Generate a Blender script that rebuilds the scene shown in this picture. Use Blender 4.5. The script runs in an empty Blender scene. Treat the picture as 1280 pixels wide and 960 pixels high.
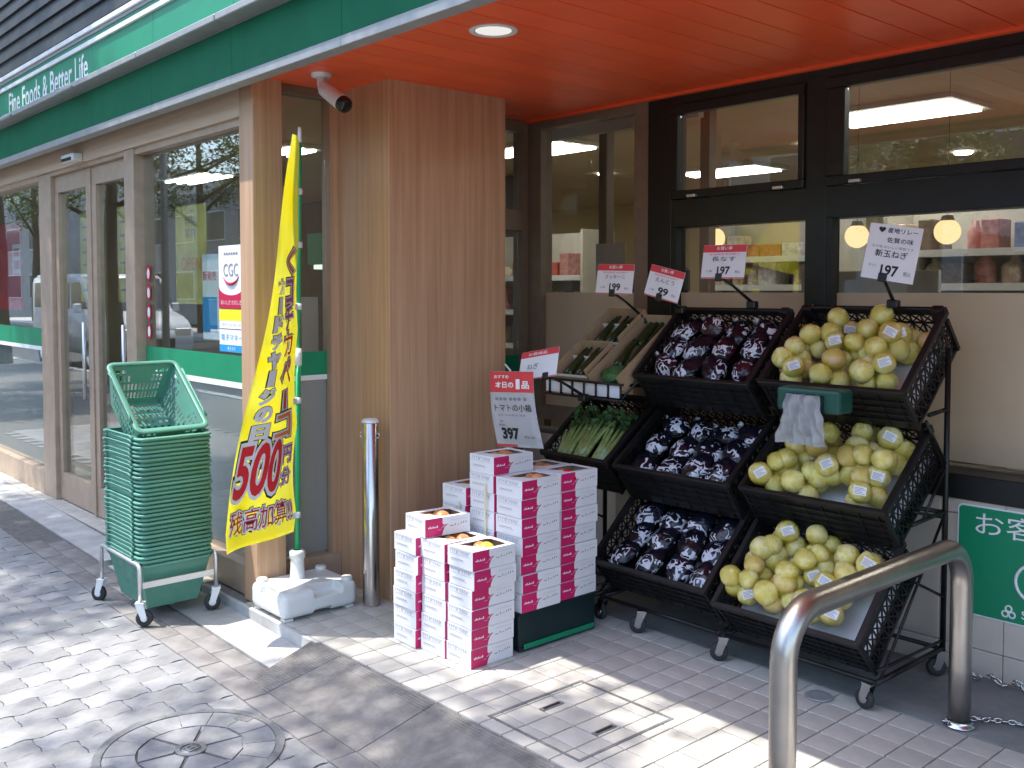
import bpy, bmesh, math, random
from mathutils import Matrix, Vector, Euler, Quaternion, noise as mnoise
random.seed(11)
PI = math.pi
S = bpy.context.scene
C = S.collection
# ------------------------------------------------------------------ camera
EYE = 1.45
FPX, HEAD, PITCH = 1221.0, math.radians(41.727), math.radians(2.58)
cd = bpy.data.cameras.new('camera'); cam = bpy.data.objects.new('camera', cd); C.objects.link(cam); S.camera = cam
cd.sensor_width = 36; cd.sensor_fit = 'HORIZONTAL'; cd.lens = 36 * FPX / 1280
cd.shift_y = -61.0 / 1280
cd.clip_start = .05; cd.clip_end = 400
FW = Vector((-math.cos(HEAD) * math.cos(PITCH), math.sin(HEAD) * math.cos(PITCH), -math.sin(PITCH)))
cam.location = (0, 0, EYE)
cam.rotation_euler = FW.to_track_quat('-Z', 'Y').to_euler()
# ------------------------------------------------------------------ sky, sun, exposure
SUNV = Vector((.25, .306, -1)).normalized()          # direction the light travels
W = bpy.data.worlds.new('World'); S.world = W; W.use_nodes = True
nt = W.node_tree; bg = nt.nodes['Background']
sk = nt.nodes.new('ShaderNodeTexSky'); sk.sky_type = 'NISHITA'; sk.sun_disc = False
sk.sun_elevation = math.asin(-SUNV.z); sk.sun_rotation = math.atan2(-SUNV.x, -SUNV.y)
sk.altitude = 50; sk.air_density = 1.0; sk.dust_density = 1.5; sk.ozone_density = 1.0
nt.links.new(sk.outputs[0], bg.inputs[0]); bg.inputs[1].default_value = .15
sl = bpy.data.lights.new('sun', 'SUN'); sl.energy = 2.2; sl.angle = math.radians(.55); sl.color = (1, .955, .89)
sun = bpy.data.objects.new('sun', sl); C.objects.link(sun)
sun.rotation_euler = SUNV.to_track_quat('-Z', 'Y').to_euler(); sun.location = (-4, -6, 12)
S.view_settings.view_transform = 'Standard'; S.view_settings.look = 'None'
S.view_settings.exposure = 1.86; S.view_settings.gamma = 1
S.cycles.use_denoising = True
S.cycles.max_bounces = 8; S.cycles.transparent_max_bounces = 16; S.cycles.glossy_bounces = 4
S.cycles.caustics_reflective = False; S.cycles.caustics_refractive = False
S.cycles.sample_clamp_indirect = 6
# ------------------------------------------------------------------ helpers
def wm(o):
    m = o.matrix_basis.copy()
    return wm(o.parent) @ m if o.parent else m
def link(name, data, mat=None, parent=None, world=True, smooth=False):
    o = bpy.data.objects.new(name, data); C.objects.link(o)
    if mat is not None and len(data.materials) == 0: data.materials.append(mat)
    if parent is not None:
        o.parent = parent
        if world: data.transform(wm(parent).inverted())
    if smooth:
        for p in data.polygons: p.use_smooth = True
    return o
def obj(name, bm, mat=None, parent=None, world=True, smooth=False):
    me = bpy.data.meshes.new(name); bm.normal_update(); bm.to_mesh(me); bm.free()
    return link(name, me, mat, parent, world, smooth)
def tag(o, label=None, cat=None, group=None, kind=None):
    if label: o['label'] = label
    if cat: o['category'] = cat
    if group: o['group'] = group
    if kind: o['kind'] = kind
    return o
def thing(name, label, cat, loc=(0, 0, 0), rz=0, group=None):
    o = bpy.data.objects.new(name, None); C.objects.link(o); o.empty_display_size = .05
    o.location = loc; o.rotation_euler = (0, 0, rz)
    return tag(o, label, cat, group)
def copy_tree(o, parent=None):
    c = o.copy(); C.objects.link(c); c.parent = parent
    for ch in list(o.children): copy_tree(ch, c)
    return c
def inst(name, me, parent, loc=(0, 0, 0), rot=(0, 0, 0), sc=(1, 1, 1)):
    o = bpy.data.objects.new(name, me); C.objects.link(o); o.parent = parent
    o.location = loc; o.rotation_euler = rot; o.scale = sc
    return o
def box(bm, x0, x1, y0, y1, z0, z1, bev=0, seg=1):
    vs = [bm.verts.new(p) for p in ((x0,y0,z0),(x1,y0,z0),(x1,y1,z0),(x0,y1,z0),(x0,y0,z1),(x1,y0,z1),(x1,y1,z1),(x0,y1,z1))]
    fs = [bm.faces.new([vs[i] for i in q]) for q in ((3,2,1,0),(4,5,6,7),(0,1,5,4),(1,2,6,5),(2,3,7,6),(3,0,4,7))]
    if bev:
        es = list({e for f in fs for e in f.edges})
        bmesh.ops.bevel(bm, geom=es, offset=bev, segments=seg, affect='EDGES', profile=.5, clamp_overlap=True)
    return vs
def bx(x0, x1, y0, y1, z0, z1, bev=0, seg=1):
    bm = bmesh.new(); box(bm, x0, x1, y0, y1, z0, z1, bev, seg); return bm
def prism(bm, pts, M, d0, d1):
    """polygon pts in local (u,v), extruded along local w; M maps (u,v,w) to space"""
    a = [bm.verts.new(M @ Vector((u, v, d0))) for u, v in pts]; b = [bm.verts.new(M @ Vector((u, v, d1))) for u, v in pts]
    n = len(pts); bm.faces.new(a[::-1]); bm.faces.new(b)
    for i in range(n): bm.faces.new((a[i], a[(i+1) % n], b[(i+1) % n], b[i]))
def tube(bm, pts, r, n=12, closed=False, cap=True, r2=None):
    pts = [Vector(p) for p in pts]; m = len(pts); rings = []
    T0 = (pts[1] - pts[0]).normalized()
    N = T0.orthogonal().normalized(); prev = T0
    for i, p in enumerate(pts):
        if closed: t = (pts[(i+1) % m] - pts[i-1]).normalized()
        elif i == 0: t = (pts[1] - pts[0]).normalized()
        elif i == m-1: t = (pts[-1] - pts[-2]).normalized()
        else: t = ((pts[i+1] - p).normalized() + (p - pts[i-1]).normalized()).normalized()
        N = prev.rotation_difference(t) @ N; N = (N - t * N.dot(t)).normalized(); prev = t
        B = t.cross(N)
        rr = r[i] if isinstance(r, (list, tuple)) else r
        k = 1.0
        if 0 < i < m-1 and not closed:
            c = (pts[i+1] - p).normalized().dot((p - pts[i-1]).normalized()); k = 1 / max(.5, math.sqrt((1 + c) / 2))
        rings.append([bm.verts.new(p + (N * math.cos(2*PI*j/n) + B * math.sin(2*PI*j/n)) * rr * k) for j in range(n)])
    L = m if closed else m - 1
    for i in range(L):
        a, b = rings[i], rings[(i+1) % m]
        for j in range(n):
            f = bm.faces.new((a[j], a[(j+1) % n], b[(j+1) % n], b[j])); f.smooth = True
    if cap and not closed:
        bm.faces.new(rings[0][::-1]); bm.faces.new(rings[-1])
def lathe(bm, prof, n=24, M=None, smooth=True):
    M = M or Matrix.Identity(4); rings = []
    for r, z in prof:
        if r < 1e-6: rings.append([bm.verts.new(M @ Vector((0, 0, z)))])
        else: rings.append([bm.verts.new(M @ Vector((r*math.cos(2*PI*j/n), r*math.sin(2*PI*j/n), z))) for j in range(n)])
    for a, b in zip(rings, rings[1:]):
        for j in range(n):
            k = (j+1) % n
            if len(a) == 1 and len(b) > 1: f = bm.faces.new((a[0], b[k], b[j])) if False else bm.faces.new((a[0], b[j], b[k]))
            elif len(b) == 1 and len(a) > 1: f = bm.faces.new((a[j], a[k], b[0]))
            elif len(a) > 1: f = bm.faces.new((a[j], a[k], b[k], b[j]))
            else: continue
            f.smooth = smooth
def arc(c, r, a0, a1, n, plane='xz'):
    out = []
    for i in range(n+1):
        a = math.radians(a0 + (a1-a0)*i/n); u, v = r*math.cos(a), r*math.sin(a)
        out.append((c[0]+u, c[1], c[2]+v) if plane == 'xz' else (c[0], c[1]+u, c[2]+v) if plane == 'yz' else (c[0]+u, c[1]+v, c[2]))
    return out
def ico(bm, sub, fn, M=None):
    t = bmesh.new(); bmesh.ops.create_icosphere(t, subdivisions=sub, radius=1)
    mp = {}
    for v in t.verts:
        p = fn(v.co.copy()); mp[v.index] = bm.verts.new(M @ p if M else p)
    for f in t.faces:
        g = bm.faces.new([mp[v.index] for v in f.verts]); g.smooth = True
    t.free()
def grid(bm, fn, nu, nv, keep=None, smooth=True):
    V = [[bm.verts.new(fn(i/nu, j/nv)) for i in range(nu+1)] for j in range(nv+1)]
    for j in range(nv):
        for i in range(nu):
            if keep is None or keep(i, j):
                f = bm.faces.new((V[j][i], V[j][i+1], V[j+1][i+1], V[j+1][i])); f.smooth = smooth
def boolean(bmA, cutters):
    A = obj('tmp_a', bmA); cs = [obj('tmp_c', b) for b in cutters]
    for c in cs:
        m = A.modifiers.new('b', 'BOOLEAN'); m.object = c; m.operation = 'DIFFERENCE'; m.solver = 'EXACT'
    bpy.context.view_layer.update()
    me = bpy.data.meshes.new_from_object(A.evaluated_get(bpy.context.evaluated_depsgraph_get()))
    for o in [A] + cs: bpy.data.objects.remove(o)
    bm = bmesh.new(); bm.from_mesh(me); bpy.data.meshes.remove(me); return bm
_tc = {}
def text_bm(body, size=1.0, offset=0.0, extrude=0.0, align='CENTER', line=1.0, res=4):
    cu = bpy.data.curves.new('t', 'FONT'); cu.body = body; cu.size = size; cu.offset = offset; cu.extrude = extrude
    cu.align_x = align; cu.align_y = 'CENTER'; cu.space_line = line; cu.resolution_u = res
    o = bpy.data.objects.new('t', cu); C.objects.link(o)
    bpy.context.view_layer.update()
    me = bpy.data.meshes.new_from_object(o.evaluated_get(bpy.context.evaluated_depsgraph_get()))
    bpy.data.objects.remove(o); bpy.data.curves.remove(cu)
    bm = bmesh.new(); bm.from_mesh(me); bpy.data.meshes.remove(me)
    return bm
def fit(bm, w=None, h=None):
    """scale text so that it spans w by h about the origin"""
    if not bm.verts: return bm
    xs = [v.co.x for v in bm.verts]; ys = [v.co.y for v in bm.verts]
    cx, cy = (min(xs)+max(xs))/2, (min(ys)+max(ys))/2
    sx = w/(max(xs)-min(xs)) if w else None; sy = h/(max(ys)-min(ys)) if h else None
    if sx is None: sx = sy
    if sy is None: sy = sx
    for v in bm.verts: v.co.x = (v.co.x-cx)*sx; v.co.y = (v.co.y-cy)*sy
    return bm
def put(bm, M):
    bmesh.ops.transform(bm, matrix=M, verts=bm.verts); return bm
def frame_mat(o, u, v):
    u = Vector(u).normalized(); v = Vector(v).normalized(); w = u.cross(v)
    return Matrix(((u.x, v.x, w.x, o[0]), (u.y, v.y, w.y, o[1]), (u.z, v.z, w.z, o[2]), (0, 0, 0, 1)))
def lettering(body, M, mat, parent, w=None, h=None, bold=0.0, name='lettering', dz=.0008, line=1.0, align='CENTER'):
    bm = fit(text_bm(body, 1, bold, 0, align, line), w, h); put(bm, M @ Matrix.Translation((0, 0, dz)))
    return obj(name, bm, mat, parent)
# ------------------------------------------------------------------ materials
MT = {}
def mat(name, col, rough=.6, metal=0, var=.12, scale=8, bump=0, bscale=60, spec=.5, rnd=0, stretch=None, col2=None, coat=0, trans=0, emit=None, ramp=(.35, .65), dirt=0):
    m = bpy.data.materials.new(name); m.use_nodes = True; n = m.node_tree.nodes; L = m.node_tree.links
    b = n['Principled BSDF']; b.inputs['Roughness'].default_value = rough; b.inputs['Metallic'].default_value = metal
    b.inputs['Specular IOR Level'].default_value = spec; b.inputs['Coat Weight'].default_value = coat
    tc = n.new('ShaderNodeTexCoord'); mp = n.new('ShaderNodeMapping'); L.new(tc.outputs['Object'], mp.inputs[0])
    if stretch: mp.inputs['Scale'].default_value = stretch
    nz = n.new('ShaderNodeTexNoise'); nz.inputs['Scale'].default_value = scale; nz.inputs['Detail'].default_value = 6; nz.inputs['Roughness'].default_value = .6
    L.new(mp.outputs[0], nz.inputs['Vector'])
    rp = n.new('ShaderNodeValToRGB'); rp.color_ramp.elements[0].position = ramp[0]; rp.color_ramp.elements[1].position = ramp[1]
    c2 = col2 or tuple(max(0, c*(1-var)) for c in col); c1 = col if col2 else tuple(min(1, c*(1+var)) for c in col)
    rp.color_ramp.elements[0].color = (*c2, 1); rp.color_ramp.elements[1].color = (*c1, 1)
    L.new(nz.outputs[0], rp.inputs[0]); out = rp.outputs[0]
    if dirt:
        nd = n.new('ShaderNodeTexNoise'); nd.inputs['Scale'].default_value = 2.3; nd.inputs['Detail'].default_value = 8; nd.inputs['Roughness'].default_value = .7
        L.new(tc.outputs['Object'], nd.inputs['Vector']); r2 = n.new('ShaderNodeValToRGB'); r2.color_ramp.elements[0].position = .38; r2.color_ramp.elements[1].position = .62
        r2.color_ramp.elements[0].color = (1-dirt, 1-dirt, 1-dirt*1.05, 1); r2.color_ramp.elements[1].color = (1, 1, 1, 1); L.new(nd.outputs[0], r2.inputs[0])
        mx = n.new('ShaderNodeMix'); mx.data_type = 'RGBA'; mx.blend_type = 'MULTIPLY'; mx.inputs[0].default_value = 1
        L.new(out, mx.inputs[6]); L.new(r2.outputs[0], mx.inputs[7]); out = mx.outputs[2]
    if rnd:
        oi = n.new('ShaderNodeObjectInfo'); hs = n.new('ShaderNodeHueSaturation'); mr = n.new('ShaderNodeMapRange')
        mr.inputs[3].default_value = 1-rnd; mr.inputs[4].default_value = 1+rnd; L.new(oi.outputs['Random'], mr.inputs[0])
        L.new(mr.outputs[0], hs.inputs['Value']); L.new(out, hs.inputs['Color']); out = hs.outputs[0]
    L.new(out, b.inputs['Base Color'])
    if bump:
        n2 = n.new('ShaderNodeTexNoise'); n2.inputs['Scale'].default_value = bscale; n2.inputs['Detail'].default_value = 5; L.new(mp.outputs[0], n2.inputs['Vector'])
        bp = n.new('ShaderNodeBump'); bp.inputs['Strength'].default_value = bump; bp.inputs['Distance'].default_value = .01
        L.new(n2.outputs[0], bp.inputs['Height']); L.new(bp.outputs[0], b.inputs['Normal'])
    if trans:
        b.inputs['Transmission Weight'].default_value = trans
    if emit:
        b.inputs['Emission Color'].default_value = (*emit[0], 1); b.inputs['Emission Strength'].default_value = emit[1]
    MT[name] = m; return m
def wood(name, dark, light, axis='z', rough=.42):
    st = {'z': (19, 19, .5), 'x': (.5, 19, 19)}[axis]
    m = mat(name, light, rough, 0, 0, 2.2, .12, 9, stretch=st, col2=dark, ramp=(.3, .68)); return m
def glass(name, tint=(.93, .95, .94), ior=1.55, k=1.8, rough=0.0):
    m = bpy.data.materials.new(name); m.use_nodes = True; n = m.node_tree.nodes; L = m.node_tree.links
    n.remove(n['Principled BSDF']); o = n['Material Output']
    t = n.new('ShaderNodeBsdfTransparent'); t.inputs[0].default_value = (*tint, 1)
    g = n.new('ShaderNodeBsdfGlossy'); g.inputs['Roughness'].default_value = rough; g.inputs[0].default_value = (1, 1, 1, 1)
    lw = n.new('ShaderNodeLayerWeight'); lw.inputs[0].default_value = .5
    pw = n.new('ShaderNodeMath'); pw.operation = 'POWER'; pw.inputs[1].default_value = 5.0; L.new(lw.outputs['Facing'], pw.inputs[0])
    r0 = ((ior-1)/(ior+1))**2
    k_ = n.new('ShaderNodeMath'); k_.operation = 'MULTIPLY_ADD'; k_.inputs[1].default_value = (1-r0)*k; k_.inputs[2].default_value = r0*k; k_.use_clamp = True
    L.new(pw.outputs[0], k_.inputs[0]); x = n.new('ShaderNodeMixShader'); L.new(k_.outputs[0], x.inputs[0]); L.new(t.outputs[0], x.inputs[1]); L.new(g.outputs[0], x.inputs[2])
    L.new(x.outputs[0], o.inputs[0]); MT[name] = m; return m
def emission(name, col, s):
    m = bpy.data.materials.new(name); m.use_nodes = True; n = m.node_tree.nodes; n.remove(n['Principled BSDF'])
    e = n.new('ShaderNodeEmission'); e.inputs[0].default_value = (*col, 1); e.inputs[1].default_value = s
    m.node_tree.links.new(e.outputs[0], n['Material Output'].inputs[0]); MT[name] = m; return m
mat('paver', (.295, .294, .298), .85, 0, .10, 9, .25, 140, .3, rnd=.09, dirt=.22)
mat('paver_border', (.25, .236, .228), .85, 0, .10, 9, .25, 140, .3, rnd=.10, dirt=.2)
mat('joint', (.13, .125, .12), .95, 0, .2, 30)
mat('concrete', (.50, .50, .49), .85, 0, .12, 6, .2, 90, .3, dirt=.25)
mat('concrete_dark', (.28, .29, .285), .8, 0, .12, 5, .15, 60, .3, dirt=.3)
mat('floor_tile', (.56, .535, .48), .55, 0, .05, 7, .05, 60, .4, rnd=.06, dirt=.16)
mat('grout', (.20, .19, .17), .95, 0, .2, 30)
mat('ramp_rubber', (.25, .235, .22), .75, 0, .16, 20, .2, 200, .3, dirt=.3)
mat('iron', (.26, .265, .27), .55, .35, .2, 25, .3, 120, dirt=.3)
mat('asphalt', (.055, .055, .057), .9, 0, .25, 60, .3, 200)
wood('wood_pillar', (.48, .275, .155), (.64, .395, .235))
wood('wood_post', (.42, .255, .15), (.58, .375, .235))
wood('wood_header', (.56, .40, .27), (.70, .53, .38), 'x')
mat('door_frame', (.48, .36, .26), .4, .25, .08, 12)
mat('tan_frame', (.22, .165, .115), .45, .1, .08, 12)
mat('black_frame', (.018, .02, .019), .38, .3, .15, 10)
mat('red_ceiling', (.97, .125, .04), .36, 0, .06, 3, .04, 30, rnd=.06, dirt=.06)
mat('ceiling_back', (.10, .012, .006), .8)
mat('grey_metal', (.34, .35, .35), .5, .3, .08, 14)
mat('white_metal', (.78, .79, .79), .4, .1, .04, 10)
mat('green_panel', (.010, .25, .125), .4, 0, .05, 5, spec=.5)
mat('green_dark_panel', (.004, .125, .055), .6, 0, .06, 5, spec=.15)
mat('green_line', (.02, .21, .12), .45, 0, .05, 5)
mat('siding', (.014, .017, .016), .6, .0, .2, 8)
mat('white_print', (.82, .83, .83), .5, 0, .02, 10)
mat('black_print', (.012, .012, .014), .6, 0, .05, 10)
mat('grey_print', (.25, .25, .27), .6, 0, .05, 10)
mat('red_print', (.72, .02, .03), .5, 0, .04, 10)
mat('crimson', (.50, .008, .06), .45, 0, .05, 10)
mat('box_pink', (.56, .012, .12), .45, 0, .05, 14, rnd=.07)
mat('purple_print', (.42, .05, .30), .5, 0, .05, 10)
mat('orange_print', (.85, .22, .05), .5, 0, .05, 10)
mat('blue_print', (.02, .30, .62), .5, 0, .05, 10)
mat('yellow_print', (.88, .80, .02), .5, 0, .03, 10)
mat('carton', (.77, .77, .79), .6, 0, .03, 6, .04, 40, .35, rnd=.035)
mat('carton_inside', (.33, .24, .16), .8, 0, .1, 10)
mat('cardboard', (.42, .30, .18), .85, 0, .08, 14, .05, 80, .2)
mat('basket_green', (.095, .265, .20), .52, 0, .08, 6, spec=.5, rnd=.16)
mat('crate_green', (.006, .055, .035), .4, 0, .1, 10)
mat('crate_base', (.004, .02, .022), .35, 0, .1, 10)
mat('crate_black', (.0085, .0085, .009), .42, 0, .2, 12, spec=.45)
mat('rack_black', (.012, .012, .012), .4, .3, .2, 12)
mat('chrome', (.62, .62, .62), .22, 1, .06, 10)
mat('steel_rail', (.50, .475, .44), .33, 1, .10, 5, .03, 90, dirt=.12)
mat('bollard_steel', (.62, .58, .56), .24, 1, .06, 5, dirt=.08)
mat('alu', (.70, .71, .71), .35, .85, .05, 10)
mat('tyre', (.03, .03, .031), .7, 0, .2, 20)
mat('plastic_white', (.72, .73, .70), .38, 0, .03, 5, spec=.5, dirt=.05)
mat('pole_green', (.012, .34, .12), .35, 0, .05, 10)
mat('black_gloss', (.01, .01, .011), .12, 0, .05, 10)
mat('wall_tile', (.66, .60, .51), .5, 0, .04, 6, .03, 60, rnd=.03, dirt=.1)
mat('sign_green', (.004, .25, .115), .4, 0, .04, 8)
mat('int_ceiling', (.55, .43, .28), .7, 0, .04, 3)
mat('int_wall', (.66, .54, .30), .7, 0, .06, 1.2)
mat('int_floor', (.45, .42, .37), .35, 0, .06, 3)
mat('int_dark', (.10, .08, .06), .6, 0, .1, 4)
mat('shelf', (.62, .59, .52), .5, 0, .05, 6)
mat('film_beige', (.74, .64, .47), .28, 0, .04, 2, spec=.5)
def translucent(m, k):
    n = m.node_tree.nodes; L = m.node_tree.links; p = n['Principled BSDF']; t = n.new('ShaderNodeBsdfTranslucent'); src = p.inputs['Base Color'].links[0].from_socket; L.new(src, t.inputs[0])
    x = n.new('ShaderNodeMixShader'); x.inputs[0].default_value = k; L.new(p.outputs[0], x.inputs[1]); L.new(t.outputs[0], x.inputs[2]); L.new(x.outputs[0], n['Material Output'].inputs[0])
translucent(M_['film_beige'] if 'M_' in globals() else MT['film_beige'], .4)
mat('reflection_grey', (.42, .435, .45), .30, 0, .05, 2, spec=.6)  # blue-grey that paints the reflection of sunlit pavement onto the glass
mat('bark', (.085, .065, .05), .9, 0, .3, 14, .6, 40, stretch=(1, 1, .25))
mat('van_white', (.78, .79, .80), .25, 0, .02, 4, coat=.5)
mat('far_wall', (.50, .49, .47), .85, 0, .12, 1.5, dirt=.2)
mat('far_glass', (.04, .05, .06), .12, .2, .1, 3)
mat('planter', (.30, .26, .22), .85, 0, .15, 8)
mat('net_tag', (.75, .76, .78), .5, 0, .04, 10)
mat('plastic_bag', (.66, .67, .67), .3, 0, .06, 12, .15, 30, spec=.6)
mat('dispenser', (.012, .075, .055), .42, 0, .08, 10)
mat('zucchini', (.018, .038, .010), .28, 0, .35, 30, stretch=(1, 1, .2), spec=.6)
mat('stalk', (.30, .40, .13), .45, 0, .25, 12, stretch=(4, 4, .5), rnd=.12)
mat('leaf_veg', (.045, .13, .035), .5, 0, .4, 18, .3, 40, rnd=.15)
mat('tomato', (.62, .26, .10), .22, 0, .08, 4, spec=.6, rnd=.15)
mat('tomato_yellow', (.74, .50, .06), .25, 0, .05, 4, spec=.6)
mat('tomato_red', (.62, .02, .03), .2, 0, .05, 4, spec=.6)
mat('rope_white', (.55, .54, .51), .4, 0, .06, 9)
glass('glass'); glass('glass_front', (.86, .91, .90), 1.6, 1.5); glass('film_clear', (.97, .97, .97), 1.4, 1.3, .12)
emission('lamp_panel', (1, .95, .86), 4.2); emission('lamp_globe', (1, .70, .34), .42); emission('lamp_down', (1, .97, .92), .24); emission('lamp_shelf', (.9, 1, .92), .35)
def foliage(name, a, b):
    m = bpy.data.materials.new(name); m.use_nodes = True; n = m.node_tree.nodes; L = m.node_tree.links
    p = n['Principled BSDF']; p.inputs['Roughness'].default_value = .5
    g = n.new('ShaderNodeNewGeometry'); r = n.new('ShaderNodeValToRGB'); r.color_ramp.elements[0].color = (*a, 1); r.color_ramp.elements[1].color = (*b, 1)
    L.new(g.outputs['Random Per Island'], r.inputs[0]); L.new(r.outputs[0], p.inputs['Base Color'])
    tr = n.new('ShaderNodeBsdfTranslucent'); L.new(r.outputs[0], tr.inputs[0]); mx = n.new('ShaderNodeMixShader'); mx.inputs[0].default_value = .35
    L.new(p.outputs[0], mx.inputs[1]); L.new(tr.outputs[0], mx.inputs[2]); L.new(mx.outputs[0], n['Material Output'].inputs[0]); MT[name] = m
foliage('leaves', (.035, .075, .015), (.13, .20, .04))
def onion_mat():
    m = bpy.data.materials.new('onion'); m.use_nodes = True; n = m.node_tree.nodes; L = m.node_tree.links; p = n['Principled BSDF']
    p.inputs['Roughness'].default_value = .36; p.inputs['Subsurface Weight'].default_value = .08
    oi = n.new('ShaderNodeObjectInfo'); r = n.new('ShaderNodeValToRGB'); e = r.color_ramp.elements
    e[0].color = (.88, .78, .30, 1); e[1].color = (.82, .58, .32, 1); x = r.color_ramp.elements.new(.5); x.color = (.88, .80, .40, 1); x = r.color_ramp.elements.new(.78); x.color = (.86, .80, .32, 1)
    L.new(oi.outputs['Random'], r.inputs[0])
    tc = n.new('ShaderNodeTexCoord'); mp = n.new('ShaderNodeMapping'); mp.inputs['Scale'].default_value = (26, 26, 3); L.new(tc.outputs['Object'], mp.inputs[0])
    nz = n.new('ShaderNodeTexNoise'); nz.inputs['Scale'].default_value = 3; nz.inputs['Detail'].default_value = 4; L.new(mp.outputs[0], nz.inputs['Vector'])
    r2 = n.new('ShaderNodeValToRGB'); r2.color_ramp.elements[0].position = .3; r2.color_ramp.elements[0].color = (.80, .78, .66, 1); r2.color_ramp.elements[1].position = .62; r2.color_ramp.elements[1].color = (1, 1, 1, 1); L.new(nz.outputs[0], r2.inputs[0])
    mx = n.new('ShaderNodeMix'); mx.data_type = 'RGBA'; mx.blend_type = 'MULTIPLY'; mx.inputs[0].default_value = 1; L.new(r.outputs[0], mx.inputs[6]); L.new(r2.outputs[0], mx.inputs[7])
    L.new(mx.outputs[2], p.inputs['Base Color']); bp = n.new('ShaderNodeBump'); bp.inputs['Strength'].default_value = .25; bp.inputs['Distance'].default_value = .01; L.new(nz.outputs[0], bp.inputs['Height']); L.new(bp.outputs[0], p.inputs['Normal']); MT['onion'] = m
onion_mat()
def net_mat():
    m = bpy.data.materials.new('yellow_net'); m.use_nodes = True; n = m.node_tree.nodes; L = m.node_tree.links; p = n['Principled BSDF']
    p.inputs['Base Color'].default_value = (.72, .60, .04, 1); p.inputs['Roughness'].default_value = .4
    tc = n.new('ShaderNodeTexCoord'); fac = []
    for ang in (.6, -.7):
        mp = n.new('ShaderNodeMapping'); mp.inputs['Rotation'].default_value = (ang, ang*.7, ang); L.new(tc.outputs['Object'], mp.inputs[0])
        w = n.new('ShaderNodeTexWave'); w.inputs['Scale'].default_value = 62; w.inputs['Distortion'].default_value = 2.0; w.inputs['Detail Scale'].default_value = .6; L.new(mp.outputs[0], w.inputs['Vector'])
        g = n.new('ShaderNodeMath'); g.operation = 'GREATER_THAN'; g.inputs[1].default_value = .90; L.new(w.outputs['Fac'], g.inputs[0]); fac.append(g)
    mx = n.new('ShaderNodeMath'); mx.operation = 'MAXIMUM'; L.new(fac[0].outputs[0], mx.inputs[0]); L.new(fac[1].outputs[0], mx.inputs[1])
    t = n.new('ShaderNodeBsdfTransparent'); s = n.new('ShaderNodeMixShader'); L.new(mx.outputs[0], s.inputs[0]); L.new(t.outputs[0], s.inputs[1]); L.new(p.outputs[0], s.inputs[2])
    L.new(s.outputs[0], n['Material Output'].inputs[0]); MT['yellow_net'] = m
net_mat()
def eggplant_bag_mat(name, dark, thr, spec_col=(.62, .64, .70)):
    m = bpy.data.materials.new(name); m.use_nodes = True; n = m.node_tree.nodes; L = m.node_tree.links; p = n['Principled BSDF']
    p.inputs['Roughness'].default_value = .16
    tc = n.new('ShaderNodeTexCoord'); oi = n.new('ShaderNodeObjectInfo'); ad = n.new('ShaderNodeVectorMath'); ad.operation = 'ADD'
    L.new(tc.outputs['Object'], ad.inputs[0])
    cb = n.new('ShaderNodeCombineXYZ'); sc = n.new('ShaderNodeMath'); sc.operation = 'MULTIPLY'; sc.inputs[1].default_value = 9; L.new(oi.outputs['Random'], sc.inputs[0])
    for i in range(3): L.new(sc.outputs[0], cb.inputs[i])
    L.new(cb.outputs[0], ad.inputs[1])
    nz = n.new('ShaderNodeTexNoise'); nz.inputs['Scale'].default_value = 24; nz.inputs['Detail'].default_value = 1.2; nz.inputs['Distortion'].default_value = 1.0; L.new(ad.outputs[0], nz.inputs['Vector'])
    s = n.new('ShaderNodeMath'); s.operation = 'SUBTRACT'; s.inputs[1].default_value = .5; L.new(nz.outputs[0], s.inputs[0])
    a = n.new('ShaderNodeMath'); a.operation = 'ABSOLUTE'; L.new(s.outputs[0], a.inputs[0])
    sx = n.new('ShaderNodeSeparateXYZ'); L.new(tc.outputs['Object'], sx.inputs[0])
    # print sits on the upper front of the bag
    mr = n.new('ShaderNodeMapRange'); mr.inputs[1].default_value = .02; mr.inputs[2].default_value = -.025; mr.inputs[3].default_value = 0; mr.inputs[4].default_value = thr; L.new(sx.outputs[1], mr.inputs[0])
    g0 = n.new('ShaderNodeMath'); g0.operation = 'LESS_THAN'; L.new(a.outputs[0], g0.inputs[0]); L.new(mr.outputs[0], g0.inputs[1])
    n3 = n.new('ShaderNodeTexNoise'); n3.inputs['Scale'].default_value = 13; L.new(ad.outputs[0], n3.inputs['Vector']); g1 = n.new('ShaderNodeMath'); g1.operation = 'GREATER_THAN'; g1.inputs[1].default_value = .47; L.new(n3.outputs[0], g1.inputs[0])
    g = n.new('ShaderNodeMath'); g.operation = 'MULTIPLY'; L.new(g0.outputs[0], g.inputs[0]); L.new(g1.outputs[0], g.inputs[1])
    mx = n.new('ShaderNodeMix'); mx.data_type = 'RGBA'; mx.inputs[6].default_value = (*dark, 1); mx.inputs[7].default_value = (*spec_col, 1); L.new(g.outputs[0], mx.inputs[0])
    L.new(mx.outputs[2], p.inputs['Base Color'])
    n2 = n.new('ShaderNodeTexNoise'); n2.inputs['Scale'].default_value = 42; n2.inputs['Detail'].default_value = 4; L.new(ad.outputs[0], n2.inputs['Vector'])
    bp = n.new('ShaderNodeBump'); bp.inputs['Strength'].default_value = .55; bp.inputs['Distance'].default_value = .008; L.new(n2.outputs[0], bp.inputs['Height']); L.new(bp.outputs[0], p.inputs['Normal'])
    MT[name] = m
eggplant_bag_mat('eggplant_bag', (.007, .007, .014), .07)
eggplant_bag_mat('eggplant_bag_red', (.030, .007, .014), .05)
M_ = MT
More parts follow.
